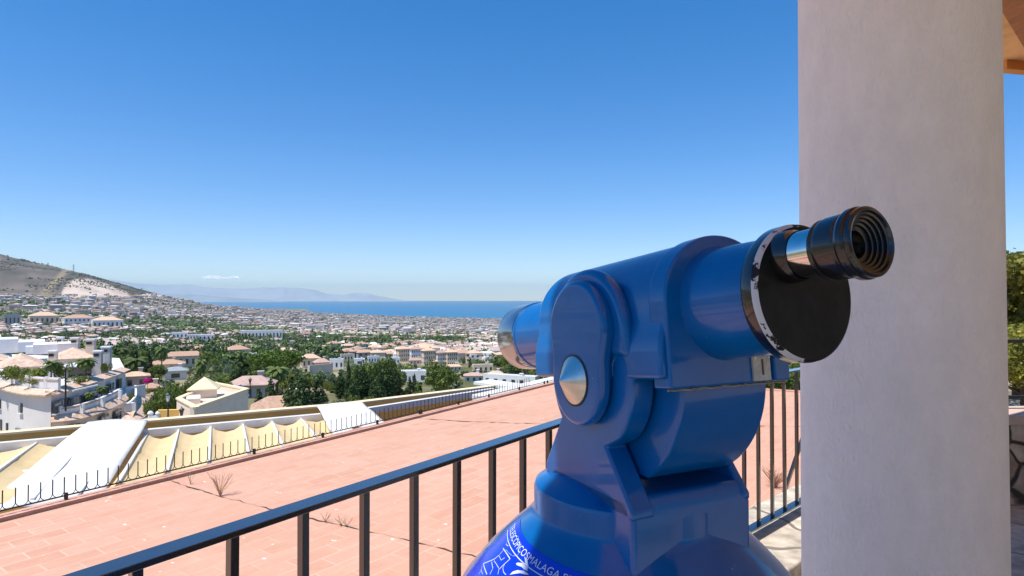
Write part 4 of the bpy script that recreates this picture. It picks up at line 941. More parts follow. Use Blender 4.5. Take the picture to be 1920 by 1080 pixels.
for P, w_, mt in (([(880, 390), (930, 430), (945, 520), (962, 620), (955, 690), (910, 740), (830, 750)], .0006, pale), ([(760, 470), (722, 555), (760, 582)], .0009, ink), ([(672, 620), (740, 720), (790, 800)], .0014, ink),
    ([(690, 640), (600, 740), (640, 820), (700, 780)], .0008, ink), ([(340, 880), (440, 840), (530, 800), (600, 740)], .0011, ink), ([(340, 880), (362, 960), (400, 1060)], .0016, ink), ([(480, 850), (500, 960), (450, 1060)], .0013, ink),
    ([(320, 920), (300, 1000), (262, 1060)], .0009, ink), ([(300, 980), (330, 1060)], .0008, ink), ([(520, 830), (570, 900), (600, 960)], .0009, ink), ([(790, 800), (700, 880), (600, 980), (585, 1060)], .0011, ink), ([(700, 880), (668, 960), (680, 1020), (720, 1065)], .0010, ink), ([(720, 640), (770, 700), (820, 740)], .0007, pale), ([(880, 400), (820, 440), (770, 500)], .0006, pale)):
    s_ = stroke(zz(P), w_); tb(s_, 'line_drawing', mt, st)
def blob(P):
    Q = [on_skirt(*q) for q in zz(P)]; m = MB(); m.add([skin(a, b, .0012) for a, b in Q], [tuple(range(len(Q)))]); tb(m, 'emblem', ink, st)
blob([(1040, 800), (1065, 790), (1090, 850), (1102, 910), (1098, 965), (1085, 972), (1060, 920), (1045, 860)])
blob([(890, 880), (920, 862), (1000, 870), (1040, 905), (1068, 950), (1092, 1005), (1030, 980), (985, 935), (905, 905)])
blob([(785, 1068), (840, 1012), (920, 988), (1020, 1000), (1080, 1035), (1110, 1070), (1040, 1066), (960, 1040), (880, 1050)])
# ------------------------------------------------------------------ white apartment building with curved fronts
def plan(pts): return [Vector((pix(u, LV, Z).x, Z, 0)) for u, Z in pts]
def smooth_curve(P, n=8):
    out = []
    for i in range(len(P) - 1):
        a, b, c, d = P[max(i - 1, 0)], P[i], P[i + 1], P[min(i + 2, len(P) - 1)]
        for k in range(n):
            t = k / n; out.append(.5 * ((2 * b) + (c - a) * t + (2 * a - 5 * b + 4 * c - d) * t * t + (3 * b - a - 3 * c + d) * t ** 3))
    return out + [P[-1]]
def sweep(m, P, sec, mi=0):                          # sec: closed (out, z); outwards = towards the viewer's side of the curve
    n = len(P); k = len(sec); vs = []; fs = []
    for i, p in enumerate(P):
        d = (P[min(i + 1, n - 1)] - P[max(i - 1, 0)]).normalized(); o = Vector((d.y, -d.x, 0))
        for a, z in sec: q = p + o * a; vs.append((q.x, q.y, z))
    for i in range(n - 1):
        for j in range(k): j2 = (j + 1) % k; fs.append((i * k + j, i * k + j2, i * k + k + j2, i * k + k + j))
    fs += [tuple(range(k)), tuple((n - 1) * k + j for j in range(k))[::-1]]
    m.add(vs, fs, None, mi)
AB = empty('apartment_building', (-38, 58, -12), 0, 'large white apartment building with curved fronts, tiled eaves, chimneys and planted roof terraces', 'building')
wallm = mat('warm_white_render', (.74, .70, .66), .85, 0, .2, var=.06, vscale=.5)
def part(name, m, mt, **k): return m.build(name, mt, AB, **k)
FA = smooth_curve(plan([(-160, 72), (-60, 63), (0, 57), (50, 53), (98, 52)])); FB = smooth_curve(plan([(98, 52), (140, 56), (180, 60.5), (212, 65), (237, 70)]))
E1z, Pz = -6.57, -8.8
m = MB(); poly = [tuple(p)[:2] for p in FA + FB[1:]] + [tuple(pix(225, LV, 84))[:2], tuple(pix(-160, LV, 96))[:2]]
m.prism(poly, lambda a, c, t: (a, c, t), -16, E1z - .1); part('wall', m, wallm)
tiles = mat('ridged_clay_tiles', (.66, .46, .33), .8, var=.25, vscale=2.2, bump=1, bscale=3.2, bdist=.1)
for F_ in (FA, FB):
    m = MB(); sweep(m, F_, [(.5, E1z - .14), (.5, E1z - .03), (-.45, E1z + .30), (-.45, E1z - .14)]); part('eave', m, tiles)
m = MB(); sweep(m, FA[4:], [(-.6, E1z + .2), (-.6, E1z + 1.25), (-.85, E1z + 1.25), (-.85, E1z + .2)]); 
for i in range(8, len(FA), 5): m.box((FA[i].x, FA[i].y + .72, E1z + .72), (.3, .3, 1.2))
part('parapet', m, M['white'])
m = MB(); sweep(m, FA[4:], [(-.55, E1z + 1.0), (-.55, E1z + 1.12), (-.60, E1z + 1.12), (-.60, E1z + 1.0)]); part('parapet_band', m, M['rooftile'])
# balcony on the right-hand front
BL = smooth_curve(plan([(97, 52), (150, 53.6), (200, 58), (236, 63.9)]))
m = MB(); sweep(m, BL, [(.5, Pz - .2), (.5, Pz - .1), (-.1, Pz + .36), (-.6, Pz + .42), (-.6, Pz - .2)]); part('balcony_eave', m, tiles)
m = MB(); bp_ = [tuple(p + Vector((0, .2, 0)))[:2] for p in BL] + [tuple(p + Vector((0, .3, 0)))[:2] for p in FB[::-1]]; m.prism(bp_, lambda a, c, t: (a, c, t), -16, Pz + .2); part('lower_wall', m, wallm)
m = MB(); sweep(m, BL, [(-.35, Pz + .3), (-.35, Pz + .95), (-.6, Pz + .95), (-.6, Pz + .3)])
for i in range(2, len(BL), 6): q = BL[i]; m.box((q.x, q.y + .48, Pz + .65), (.28, .28, .85))
part('balcony_parapet', m, M['white'])
m = MB(); sweep(m, BL, [(-.3, Pz + .78), (-.3, Pz + .88), (-.35, Pz + .88), (-.35, Pz + .78)]); part('balcony_band', m, M['rooftile'])
L3 = smooth_curve(plan([(231, 58.5), (252, 58.5), (270, 60.5), (279, 65), (276, 72)])); Qz = -9.97
m = MB(); sweep(m, L3, [(.3, Qz - .2), (.3, Qz - .1), (-1.0, Qz + .6), (-1.0, Qz - .2)]); part('corner_eave', m, tiles)
m = MB(); m.prism([tuple(p)[:2] for p in L3] + [tuple(pix(228, LV, 72))[:2]], lambda a, c, t: (a, c, t), -16, Qz - .1); part('corner_wall', m, wallm)
m = MB(); sweep(m, L3, [(-1.0, Qz + .4), (-1.0, Qz + 1.4), (-1.2, Qz + 1.4), (-1.2, Qz + .4)]); part('corner_parapet', m, M['white'])
m = MB(); m.bar(pix(234, 745, 68), pix(272, 739, 70), .2, 2.2); part('corner_back_wall', m, wallm)
def facwin(px, py, w, h, F_, dz=.0, arch=False, mt=None):
    best = min(range(len(F_) - 1), key=lambda i: abs(CX + F * F_[i].x / F_[i].y - px)); p, q = F_[best], F_[best + 1]; d = (q - p).normalized()
    ua, ub = CX + F * p.x / p.y, CX + F * q.x / q.y; Z = p.y + (q.y - p.y) * (px - ua) / (ub - ua); c = pix(px, py, Z - dz); wm = w / F * Z / max(.35, abs(d.x * .8 + .2)); hm = h / F * Z; rz = math.atan2(d.y, d.x); c = c + Vector((d.y, -d.x, 0)) * .12; wm *= 1.25
    m = MB(); m.box(c, (wm, .16, hm), rz); o = part('window', m, M['glass'])
    m = MB(); m.box((c.x, c.y, c.z - hm / 2 - .05), (wm + .2, .3, .1), rz); m.build('sill', M['white'], o)
    if px > 0 and w > 5:
        m = MB(); m.box(c + Vector((d.y, -d.x, 0)) * .1, (.06, .04, hm), rz); m.build('mullion', M['white'], o)
for a in ((3, 757, 7, 17), (42, 765, 8, 17), (3, 797, 16, 24), (17, 800, 5, 15), (38, 806, 15, 7), (-30, 752, 9, 16), (-60, 775, 9, 16), (75, 812, 8, 10)): facwin(*a, FA)
for a in ((205, 729, 8, 20), (222, 719, 5, 18)): facwin(*a, FB, .1)
for a in ((113, 760, 16, 22), (140, 756, 14, 24), (169, 748, 14, 27)): facwin(*a, FB, .1)
for a in ((193, 785, 9, 14), (218, 776, 10, 15), (137, 798, 9, 7), (160, 800, 8, 8)): facwin(*a, BL, .1)
# awning pole and pergola bar over the balcony
m = MB(); m.tube([pix(136, 733, 53.5), pix(183, 722, 57)], .07, 6); part('pergola_bar', m, M['white'])
m = MB(); m.tube([pix(123, 690, 52.5), pix(123, 771, 52.5)], .07, 6); part('pole', m, M['iron'])
# penthouse roofs and walls
def boxpx(m, x0, x1, y0, y1, Z, d):
    a = pix(x0, y0, Z); b = pix(x1, y1, Z); cx_ = (a.x + b.x) / 2; az = math.atan2(cx_, Z)
    m.box((cx_ + math.sin(az) * d / 2, Z + math.cos(az) * d / 2, (a.z + b.z) / 2), ((b.x - a.x) * math.cos(az), d, a.z - b.z), -az)
m = MB(); boxpx(m, 3, 74, 688, 722, 61, 6); part('penthouse_wall', m, M['cream'])
def hip_px(x0, x1, ye, ya, Z, d, mt, name='roof'):
    a, b = pix(x0, ye, Z), pix(x1, ye, Z); q = MB(); cx_ = (a.x + b.x) / 2; az = math.atan2(cx_, Z); hip(q, (b.x - a.x) * math.cos(az), d, 0, (ye - ya) / F * Z, .3); m = MB(); ca, sa = math.cos(-az), math.sin(-az)
    m.add([(v[0] * ca - v[1] * sa + cx_ + math.sin(az) * d / 2, v[0] * sa + v[1] * ca + Z + math.cos(az) * d / 2, v[2] + a.z) for v in q.v], q.f); part(name, m, mt)
hip_px(0, 78, 688, 668, 60.7, 6.5, tiles); hip_px(-70, 12, 676, 662, 72, 6, tiles)
m = MB(); boxpx(m, 70, 126, 696, 720, 62.2, 4); part('penthouse_wall', m, wallm)
m = MB(); boxpx(m, 100, 178, 672, 712, 66, 7); part('penthouse_wall', m, wallm)
hip_px(96, 179, 672, 656, 65.8, 8, tiles)
m = MB(); boxpx(m, -70, 20, 676, 700, 72, 6); part('penthouse_wall', m, M['cream'])
m = MB(); boxpx(m, 130, 172, 687, 711, 64.6, 1.2); part('glazed_front', m, M['glass'])
m = MB(); m.box(pix(150, 684, 64), (3.2, 3, .14)); part('canopy', m, M['white'])
for (x0, x1, y0, y1, Z, d) in ((62, 108, 646, 664, 70, 5), (108, 146, 644, 662, 69, 4), (0, 34, 636, 662, 80, 6), (34, 85, 641, 660, 78, 6), (-60, 2, 632, 660, 84, 6), (48, 62, 650, 664, 72, 2)):
    m = MB(); boxpx(m, x0, x1, y0, y1, Z, d); part('roof_block', m, M['white'])
for (x0, x1, y0, y1, Z) in ((108.5, 118.5, 634, 660, 72), (135, 148, 635, 662, 70), (163, 178, 638, 664, 68), (93, 106, 660, 690, 63), (177, 190.5, 660, 712, 64), (192, 207, 652, 704, 66)):
    a, b = pix(x0, y0, Z), pix(x1, y1, Z); wd = b.x - a.x; m = MB(); cx_ = (a.x + b.x) / 2
    m.box((cx_, Z, (a.z + b.z) / 2), (wd * .92, wd * .8, a.z - b.z), .3); o = part('chimney', m, M['grey'] if x0 > 170 else M['cream'])
    m = MB(); m.box((cx_, Z, a.z + .09), (wd * 1.1, wd, .16), .3); m.build('cap', M['white'], o)
    m = MB(); m.box((cx_, Z - wd * .3, a.z - .3), (wd * .6, wd * .3, .28), .3); m.build('vent', M['iron'], o)
# planting on its terraces
def plant(kind, px, pyb, pyt, Z, w, label, grp=None, name=None):
    b = pix(px, pyb, Z); h = (pyb - pyt) / F * Z; nat = {'bush': 1.1, 'round': .9, 'palm': .66}[kind]
    h *= 1.3; b.z = min(b.z, b.z); return place_tree(kind, b, h, 1.2 * (w / F * Z) / (nat * h), label, grp, 'plant', name or ('potted_palm' if kind == 'palm' else 'terrace_bush'))
plant('bush', 22, 716, 688, 55.5, 32, 'broad bright green bush behind the parapet of the white building'); plant('bush', 48, 718, 692, 55, 22, 'grey green bush between two green bushes on the white building terrace')
plant('bush', 72, 716, 690, 54.5, 32, 'dark leafy bush beside the small tiled roof on the white building terrace'); plant('bush', 72, 724, 709, 53.6, 26, 'low bright bush in front on the curved roof terrace')
plant('palm', 96, 715, 680, 53.8, 24, 'slim palm with a thin trunk on the curved roof terrace'); plant('bush', 110, 715, 682, 54.5, 20, 'yellow green shrub between the slim palm and the terrace pole')
plant('palm', 160, 712, 676, 60, 34, 'spreading palm in front of the dark penthouse glazing'); plant('bush', 150, 722, 706, 57, 20, 'small shrub at the foot of the penthouse palm')
plant('palm', 167, 763, 738, 56.5, 16, 'banana like plant on the long balcony of the white building'); plant('palm', 191, 752, 727, 59.5, 20, 'small round palm in a pot near the end of the long balcony')
plant('bush', 247, 760, 740, 63, 14, 'round shrub on the corner balcony of the white building'); plant('bush', 195, 700, 682, 63.5, 12, 'climbing shrub between the two grey chimneys')

# ------------------------------------------------------------------ flat roofed cream building with the little tower
tw = empty('cream_building', (-26, 46, -14), 0, 'flat roofed cream building with a small pyramid roofed turret beyond the awnings', 'building')
pc = mat('pale_cream_render', (.78, .65, .52), .85, 0, .2, var=.06, vscale=.8)
A_, B_, C_, D_ = pix(366, LV, 43), pix(467, LV, 52), pix(402, LV, 56), pix(333, LV, 47)
tz = pix(366, 766, 43).z
m = MB(); pg = [(p.x, p.y) for p in (D_, A_, B_, C_)]; m.prism(pg, lambda a, c, t: (a, c, t), -16, tz - .45); m.build('wall', pc, tw)
m = MB(); Q = [Vector((a, b, 0)) for a, b in pg]
for i in range(4):
    a, b = Q[i], Q[(i + 1) % 4]; d = (b - a).normalized(); inn = Vector((-d.y, d.x, 0)); a2, b2 = a + d * .0 + inn * .15, b - d * .3 + inn * .15
    m.bar(a2 + Vector((0, 0, tz - .22)), b2 + Vector((0, 0, tz - .22)), .3, .45)
m.build('parapet', pc, tw)
m = MB()
for i in range(4):
    a, b = Q[i], Q[(i + 1) % 4]; d = (b - a).normalized(); inn = Vector((-d.y, d.x, 0)); m.bar(a + inn * .13 + Vector((0, 0, tz + .05)), b + inn * .13 + Vector((0, 0, tz + .05)), .42, .10 + .004 * i)
m.build('coping', M['lightyellow'], tw)
t0 = pix(383, 731, 51); m = MB(); m.box((t0.x, t0.y, t0.z - 1.4), (1.9, 1.9, 3.0), .45); tt = m.build('turret', pc, tw)
m = MB(); m.lathe([(1.62, 0), (1.62, .1), (.0, 1.0)], (t0.x, t0.y, t0.z + .1), (0, 0, 1), 4, cap=False)
for i, v in enumerate(m.v):
    r_ = Vector((v[0] - t0.x, v[1] - t0.y, 0)); r_.rotate(Matrix.Rotation(.33, 3, 'Z')); m.v[i] = (t0.x + r_.x, t0.y + r_.y, v[2])
m.build('turret_roof', M['lightyellow'], tt)
m = MB(); boxpx(m, 349, 376, 748, 762, 46.8, 2.2); m.build('roof_hut', pc, tw)
m = MB(); boxpx(m, 408, 428, 752, 760, 50, 1.4); m.build('skylight_box', pc, tw)
m = MB(); boxpx(m, 380, 391, 752, 760, 46.8, .7); m.build('vent_box', M['cream'], tw)
m = MB(); m.lathe([(.75, 0), (.75, .7), (.7, .72), (0, .72)], pix(402, 758, 52), (0, 0, 1), 24, cap=False); m.build('water_tank', M['grey'], tw, smooth=30)
m = MB(); m.bar(pix(415, 768, 47.3), pix(415, 800, 47.3), .12, .5, (0, 1, 0)); m.build('downpipe', M['cream'], tw)
lw = empty('garden_wall', pix(300, 790, 44), 0, 'low orange yellow garden wall with rounded posts beside the cream building', 'wall')
m = MB(); m.bar(pix(296, 783, 44), pix(335, 782, 44.5), .3, 1.1); m.build('wall', M['yellow'], lw)
for px in (297, 282):
    m = MB(); c = pix(px, 779, 44); m.lathe([(.15, -.9), (.15, .1), (.2, .12), (.2, .18), (.12, .3), (0, .34)], c, (0, 0, 1), 16, cap=False); m.build('post', M['white'], lw, smooth=30)
m = MB(); m.bar(pix(270, 792, 44), pix(297, 783, 44), .3, .5); m.build('ramp_wall', M['white'], lw)
def lamp(px, pyl, pyb, Z, label, lit):
    b = pix(px, pyb, Z); t = pix(px, pyl, Z); r = empty('street_lamp', b, 0, label, 'street lamp', None); h = t.z - b.z
    m = MB(); m.lathe([(.10, 0), (.10, .15), (.05, .3), (.04, h - .45)], b, (0, 0, 1), 12); m.build('pole', M['iron'], r, smooth=40)
    m = MB(); m.lathe([(.07, -.42), (.14, -.05), (.14, 0)], (t.x, t.y, t.z), (0, 0, 1), 4); m.build('lantern', lit, r)
    m = MB(); m.lathe([(.19, 0), (.17, .06), (.04, .16), (.02, .24)], (t.x, t.y, t.z), (0, 0, 1), 4); m.bar((t.x - .3, t.y, t.z - .45), (t.x + .3, t.y, t.z - .45), .03, .03); m.build('cap', M['iron'], r)
lamp(315, 741, 789, 41, 'white lantern street lamp standing among the dark bushes left of the cream building', M['white'])
lamp(340.5, 769, 800, 41, 'black lantern street lamp in front of the corner of the cream building', M['glass'])
lamp(469, 712, 745, 62, 'tall thin dark lamp post beside the blue pool slide', M['glass'])
ts_ = MB(); P0 = pix(459, 738, 66)
for i in range(8):
    a = i / 7; 
    ts_.bar(P0 + Vector((-.6 + .9 * a, 0, .9 - 1.1 * a - .25 * math.sin(a * 3))), P0 + Vector((-.6 + .9 * (a + .16), 0, .9 - 1.1 * (a + .16) - .25 * math.sin((a + .16) * 3))), .9, .08)
tag(ts_.build('pool_slide', M['blue']), 'bright blue curved slide in front of the brown roofed house', 'pool slide')

# ------------------------------------------------------------------ houses of the middle distance
W_, Cr, Gy = M['white'], M['cream'], M['grey']; RTm, PT = M['rooftile'], M['palertile']
HP = []
def H(x0, x1, yb, yt, wall, roof, label, **k): HP.append((x0, x1, yb, yt)); return house_px(x0, x1, yb, yt, wall=wall, roof=roof, label=label, **k)
pinkr = mat('brown_pink_roof', (.50, .34, .28), .8, var=.15, vscale=1); sl = mat('slate_blue_roof', (.30, .34, .36), .7, var=.1, vscale=1)
H(310, 380, 688, 659, Cr, RTm, 'long terracotta roofed villa with cream arches left of the cypress row', nwin=6, depth=.3, roofpx=10)
H(308, 350, 712, 688, W_, sl, 'white house with a slate blue roof and one wide window', nwin=1, depth=.6)
H(232, 277, 728, 697, Gy, PT, 'grey walled house with a low clay roof next to the white apartment building', nwin=2, roofpx=9)
H(280, 346, 694, 675, Cr, RTm, 'low orange roofed house behind the slate blue roofed one', roofpx=9)
H(272, 300, 735, 718, Cr, RTm, 'small terracotta roof near the magenta bush', roofpx=10, flat=False, nwin=1)
H(420, 468, 674, 648, Cr, RTm, 'ochre villa with a tiled roof behind the big umbrella pine', rz=.3)
H(428, 516, 747, 706, Gy, pinkr, 'brown roofed house just right of the cream turret building', depth=.6, roofpx=18, nwin=5, rz=-.15)
H(478, 580, 790, 744, Cr, RTm, 'terracotta roofed house right behind the yellow patio wall', depth=.5, roofpx=24)
H(562, 600, 690, 664, Cr, PT, 'villa with two pinkish hipped roofs above the beige retaining wall', rz=.2)
H(588, 618, 697, 672, Cr, pinkr, 'pink hipped villa just left of the blue and white house', rz=.2)
H(618, 644, 692, 675, W_, sl, 'small blue and white modern house above the retaining wall', flat=True, nwin=3)
H(752, 800, 716, 698, W_, W_, 'low bright white flat roofed house right of the dark conifers', flat=True, depth=.5, nwin=3)
H(872, 906, 716, 699, W_, pinkr, 'pale lilac house with a brown roof by the long white shed', nwin=3)
H(664, 684, 684, 674, W_, W_, 'small white flat roof showing between trees beneath the terraced apartments', flat=True, nwin=1)
H(905, 1010, 722, 706, W_, M['white'], 'long white roofed shed running towards the terrace corner', depth=.16, rz=-.45, flat=True, nwin=6)
H(52, 112, 610, 585, Cr, PT, 'wide tiled roofed villa on the lower slopes under the left hill', nwin=6, rz=.1); H(115, 178, 613, 590, W_, RTm, 'white and pink villa block with a tiled roof below the quarry', nwin=7, floors=2, rz=.15)
H(170, 232, 617, 594, W_, PT, 'long low villa with white piers below the quarry', nwin=7, rz=.1); H(8, 38, 612, 590, Gy, sl, 'blue glazed modern house under the left hill', flat=True, nwin=4)
H(322, 352, 645, 624, W_, W_, 'cubic white modern building among the trees, left one of the white cluster', flat=True, floors=2); H(350, 372, 646, 628, W_, W_, 'smaller white cubic building in the white cluster', flat=True, floors=2); H(372, 402, 648, 628, W_, W_, 'stepped white building at the right end of the white cluster', flat=True, floors=2)
H(452, 530, 637, 620, W_, W_, 'very long low white hall with a flat roof', flat=True, depth=.2, nwin=12)
for i, (a, b, yb, yt) in enumerate(((612, 640, 660, 640), (640, 664, 664, 644), (660, 690, 662, 641), (690, 718, 668, 646), (716, 744, 670, 645), (742, 768, 674, 650), (768, 792, 676, 650), (790, 816, 680, 653), (816, 836, 680, 657), (836, 858, 681, 656))):
    r = H(a, b, yb + 4, yt, (W_, Cr)[i % 2], (RTm, PT)[i % 2], 'terraced apartment block with white walls and clay roofs in the row across the valley', nwin=5, floors=3, depth=.6, rz=.25 + .1 * (i % 3), cat='apartment block', name='apartment_block', group='row of terraced apartment blocks in the valley', roofpx=5)
for k, (px, py, w_) in enumerate(((735, 679, 30), (830, 680, 40), (780, 678, 26), (905, 692, 40), (850, 690, 30), (800, 660, 30), (700, 676, 22), (890, 668, 30), (915, 650, 26), (650, 672, 24), (930, 702, 22))):
    H(px - w_ / 2, px + w_ / 2, py + 4, py - 7, (W_, Cr)[k % 2], (W_, PT, RTm)[k % 3], ['long white roof', 'pale low villa', 'red roofed low house'][k % 3] + ' in the green valley floor left of the telescope lens', flat=(k % 3 == 0), nwin=4, rz=.2, depth=.35, roofpx=5, group=['long white roofs', 'pale low villas', 'red roofed low houses'][k % 3] + ' on the valley floor')
rw = empty('retaining_wall', pix(600, 705, 150), 0, 'tall beige retaining wall below the pink roofed villas', 'wall')
g0, g1 = ground_at(578, 716), ground_at(622, 708); m = MB(); m.bar(g0 + Vector((0, 0, 1.6)), g1 + Vector((0, 0, 1.6)), .5, 4.4); m.build('wall', Cr, rw)
# quarry road cut and pylon on the hill
def pylon(px, pyb, hpx, label):
    b = ground_at(px, pyb); b.z = pix(px, pyb, b.y).z if False else b.z; h = hpx / F * b.y; r = empty('pylon', b, 0, label, 'pylon')
    m = MB()
    for sx, sy in ((-1, -1), (1, -1), (1, 1), (-1, 1)): m.bar(b + Vector((sx * h * .10, sy * h * .10, -2)), b + Vector((sx * h * .015, sy * h * .015, h)), .5, .5)
    for k in range(6): z = h * k / 6; e = h * .10 * (1 - k / 6.6); m.bar(b + Vector((-e, -e, z)), b + Vector((e * .85, -e * .85, z + h / 6)), .35, .35); m.bar(b + Vector((e, -e, z)), b + Vector((-e * .85, -e * .85, z + h / 6)), .35, .35)
    m.build('tower', M['iron'], r); m = MB()
    for z in (.72, .84, .95): m.bar(b + Vector((-h * .16, 0, h * z)), b + Vector((h * .16, 0, h * z)), .5, .5)
    m.build('cross_arm', M['iron'], r)
pylon(138, 510, 14, 'tall lattice pylon on the ridge above the quarry'); pylon(90, 500, 8, 'small distant pylon on the ridge left of the tall one')

# ------------------------------------------------------------------ trees of the middle distance
TT = []
def T(kind, px, yb, yt, w, label, grp=None): TT.append(px); return tree_px(kind, px, yb, yt, w, label=label, group=grp)
T('cypress', 279, 716, 656, 17, 'tall dark cypress standing alone beside the round dark tree'); T('round', 296, 718, 680, 34, 'round very dark tree next to the lone cypress')
T('palm', 253, 722, 660, 46, 'large feathery palm behind the grey walled house'); T('palm', 376, 727, 664, 24, 'palm with dry orange skirt of dead fronds')
T('palm', 521, 742, 676, 44, 'tall fan palm in front of the umbrella pine'); T('conifer', 452, 738, 657, 56, 'broad dark conifer between the brown roof and the ochre villa')
T('umbrella', 518, 738, 655, 118, 'wide umbrella pine with a flat bright green top'); T('palm', 303, 700, 640, 26, 'tall palm behind the terracotta roofed villa')
for i in range(6): T('cypress', 389 + 7.2 * i, 676 + i * .3, 642 + (i % 3) * 2, 7, 'slim cypress in the even row behind the long villa', 'row of slim cypresses behind the long villa')
for i, (px, yb, yt, w) in enumerate(((638, 748, 690, 24), (653, 752, 668, 17), (668, 750, 682, 28), (680, 756, 672, 26), (694, 752, 690, 22), (712, 758, 676, 28), (728, 756, 684, 30), (746, 752, 694, 26), (768, 746, 702, 20), (777, 738, 698, 11), (700, 762, 700, 26), (660, 760, 705, 28))):
    T('conifer' if i % 3 else 'cypress', px, yb, yt, w, ('tall dark conifer' if i % 3 else 'narrow dark cypress') + ' in the dense dark grove left of the telescope', ('tall dark conifers' if i % 3 else 'narrow dark cypresses') + ' of the dark grove')
T('round', 722, 748, 662, 62, 'large light green tree rising above the dark grove'); T('round', 748, 742, 690, 40, 'olive green tree at the right of the dark grove')
for i, (px, yb, yt, w) in enumerate(((508, 782, 704, 44), (526, 785, 722, 38), (545, 788, 700, 46), (560, 790, 690, 52), (578, 786, 716, 40), (592, 780, 706, 46), (604, 770, 722, 34), (486, 776, 724, 30))):
    T('conifer', px, yb, yt, w, 'bushy dark cedar in the clump right behind the yellow patio wall', 'dark cedars right behind the yellow patio wall')
for i, (px, yb, yt, w) in enumerate(((640, 782, 738, 44), (664, 780, 730, 50), (690, 776, 736, 40), (712, 776, 744, 40), (735, 772, 738, 36), (760, 768, 734, 34), (780, 760, 726, 28), (625, 790, 752, 40), (650, 790, 754, 40), (800, 755, 728, 26), (680, 786, 750, 40))):
    T('bush', px, yb, yt, w, 'light green bush on the slope below the dark grove', 'light green bushes below the dark grove')
for i, (px, yb, yt, w) in enumerate(((296, 800, 722, 40), (312, 802, 716, 44), (330, 796, 712, 40), (348, 790, 708, 38), (366, 780, 706, 36), (285, 806, 742, 34), (345, 775, 716, 40), (322, 782, 720, 38), (388, 765, 700, 34), (408, 752, 702, 36), (424, 748, 712, 28), (305, 760, 722, 34))):
    T('round', px, yb, yt, w, 'dense mid green tree in the thicket left of and behind the turret', 'dense green trees around the turret building')
T('bush', 262, 742, 722, 26, 'yellow green bush beside the corner balcony'); T('bush', 286, 800, 768, 26, 'bright green bush at the foot of the white building corner'); T('round', 410, 740, 712, 34, 'very bright green tree directly behind the turret')
b = ground_at(277, 722); t = place_tree('bush', b, 1.0, 1.6, 'magenta bougainvillea bush at the foot of the round dark tree', None, 'bush', 'bougainvillea'); cr = [c for c in t.children if c.name.startswith('crown')][0]
me = cr.data.copy(); me.materials.clear(); me.materials.append(mat('magenta_petals', (.62, .01, .26), .6, trans=.3, var=.3, vscale=6)); cr.data = me
t.location = pix(277, 720, 62); t.scale = (.9, .9, .8)
# fill
n0 = 0; cand = []
for _ in range(1150):
    u = rng.uniform(-120, 1560); Z = math.exp(rng.uniform(math.log(84), math.log(330))); x = (u - CX) / F * Z; cand.append((Z, u, x))
cand.sort(); kept = []
for Z, u, x in cand:
    z = float(terr(x, Z)); yb = LV - (z - CAMZ) / Z * F; k = rng.choice(['round', 'round', 'bush', 'bush', 'conifer', 'cypress', 'palm'], p=[.28, .2, .2, .14, .1, .05, .03])
    h = {'round': rng.uniform(4, 7.5), 'bush': rng.uniform(2, 4), 'conifer': rng.uniform(6, 9), 'cypress': rng.uniform(6, 9.5), 'palm': rng.uniform(6, 9)}[str(k)]; hp_ = h / Z * F; wp = hp_ * .45
    if u < 285 and Z < 100: continue
    if any(a - 6 < u + wp * .5 and u - wp * .5 < b + 6 and yb > yt + 2 and yb - hp_ < yb2 - 1 and yb > yb2 - 6 for a, b, yb2, yt in HP): continue
    if any(abs(u - a) < 4 and abs(Z - c) < 4 for c, a, _ in kept[-40:]): continue
    fb = float(fbm(np.array([x / 45 + 11]), np.array([Z / 45 + 2]))[0])
    if fb < .33 and k != 'bush': continue
    if u > 790 and Z < 260 and rng.random() < .3: continue
    kept.append((Z, u, str(k))); 
    if len(kept) >= 470: break
rng2 = np.random.default_rng(5)
allc = [c for c in kept]
for Z, u, k in allc:
    x = (u - CX) / F * Z; z = float(terr(x, Z)); h = {'round': rng2.uniform(4, 7.5), 'bush': rng2.uniform(2, 4), 'conifer': rng2.uniform(6, 9), 'cypress': rng2.uniform(6, 9.5), 'palm': rng2.uniform(6, 9)}[k]
    nm_ = {'round': 'rounded leafy tree', 'bush': 'low green bush', 'conifer': 'dark conifer', 'cypress': 'thin cypress', 'palm': 'palm'}[k]
    zone = 'in the gardens behind the white building' if u < 300 else ('in the gardens around the tiled villas' if u < 620 else ('on the green valley floor left of the telescope' if u < 1000 else 'on the valley floor hidden partly by the telescope'))
    place_tree(k, Vector((x, Z, z - .15)), h, rng2.uniform(.85, 1.3), nm_ + ' ' + zone, nm_ + 's ' + zone, 'bush' if k == 'bush' else 'tree')
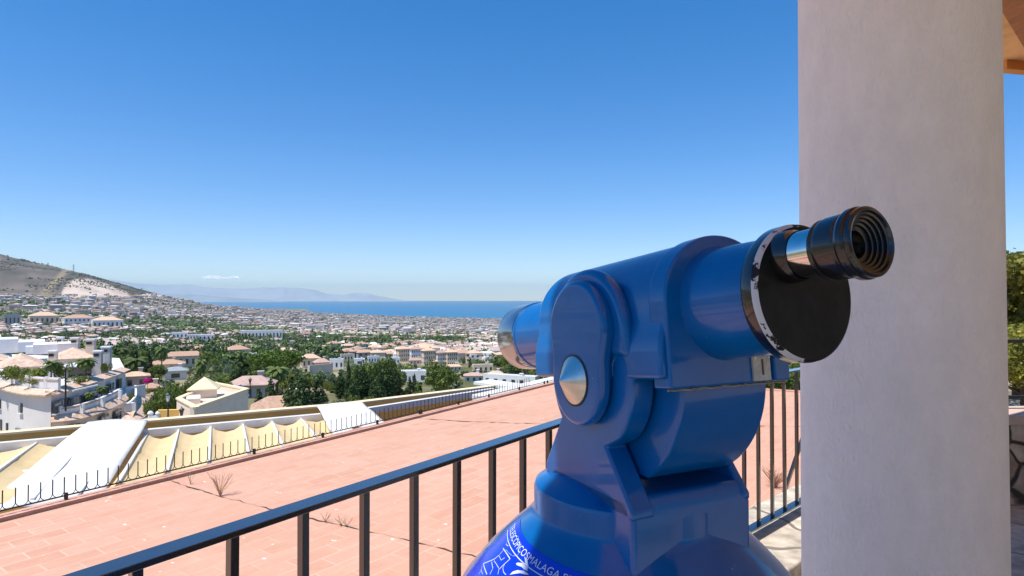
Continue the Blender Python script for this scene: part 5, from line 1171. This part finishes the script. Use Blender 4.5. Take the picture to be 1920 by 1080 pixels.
# hedges and small trees between the houses, too many to count
uu = rng.uniform(-120, 1560, 5200); Zu = np.exp(rng.uniform(math.log(105), math.log(430), 5200)); xu = (uu - CX) / F * Zu; zu = terr(xu, Zu); yu = LV - (zu - CAMZ) / Zu * F
fm = fbm(xu / 38 + 4, Zu / 38 + 21, 4); hh_ = rng.uniform(1.2, 5.2, len(uu)) * np.where(fm > .5, 1, .6); pick = []
for i in range(len(uu)):
    hp_ = hh_[i] / Zu[i] * F
    if fm[i] < .40: continue
    if any(a - 5 < uu[i] + hp_ * .4 and uu[i] - hp_ * .4 < b + 5 and yu[i] > yt + 2 and yu[i] - hp_ < yb2 - 3 and yu[i] > yb2 - 7 for a, b, yb2, yt in HP): continue
    if uu[i] < 285 and Zu[i] < 110: continue
    pick.append(i)
pk = np.array(pick); ni = np.repeat(pk, 3); hb = hh_[ni]; q0 = np.repeat(np.arange(len(ni)), 46); dd = rng.normal(size=(len(q0), 3)); dd /= np.linalg.norm(dd, axis=1)[:, None]
tl = (rng.random(len(uu)) < .12)[ni]; oc = rng.normal(size=(len(ni), 3)) * hb[:, None] * np.array([.28, .28, .10]) * np.where(tl, .3, 1)[:, None]
sc3 = np.stack([hb * np.where(tl, .16, .34), hb * np.where(tl, .16, .34), hb * np.where(tl, .6, .38)], 1)
Pq = np.stack([xu[ni], Zu[ni], zu[ni] + hb * np.where(tl, .55, .42)], 1)[q0] + oc[q0] + dd * sc3[q0] * rng.uniform(.5, 1.08, len(q0))[:, None]
Vq, Fq_ = leaf_quads(Pq, .6, dd); pal = np.array([(.14, .20, .05), (.09, .145, .05), (.19, .24, .07), (.20, .22, .11), (.11, .15, .09)])
cq = (pal[rng.integers(5, size=len(uu))] * rng.uniform(.65, 1.2, len(uu))[:, None])[ni][q0] * rng.uniform(.75, 1.3, len(q0))[:, None]
tag(npmesh('garden_hedges', Vq, Fq_, M['leaf'], cq), 'green hedges and small trees filling the gardens between the near villas', 'hedges', kind='stuff')
# trees behind the stone wall at the right
for i, (px, Z, h, wf, lb) in enumerate(((1905, 9.6, 2.9, 1.2, 'olive green leafy tree showing behind the column above the stone wall'), (1960, 8.6, 2.6, 1.2, 'leafy tree behind the stone wall beyond the picture side of the column'), (1925, 7.4, 1.5, 1.4, 'low bush right behind the stone wall'))):
    place_tree('near', Vector(((px - CX) / F * Z, Z, -.1 if i else -.3)), h, wf, lb, None, 'tree' if i < 2 else 'bush')
for k, ps in PROT.items():                          # drop moulds that were never placed
    for p in ps:
        if p not in USED:
            for c in list(p.children): bpy.data.objects.remove(c)
            bpy.data.objects.remove(p)
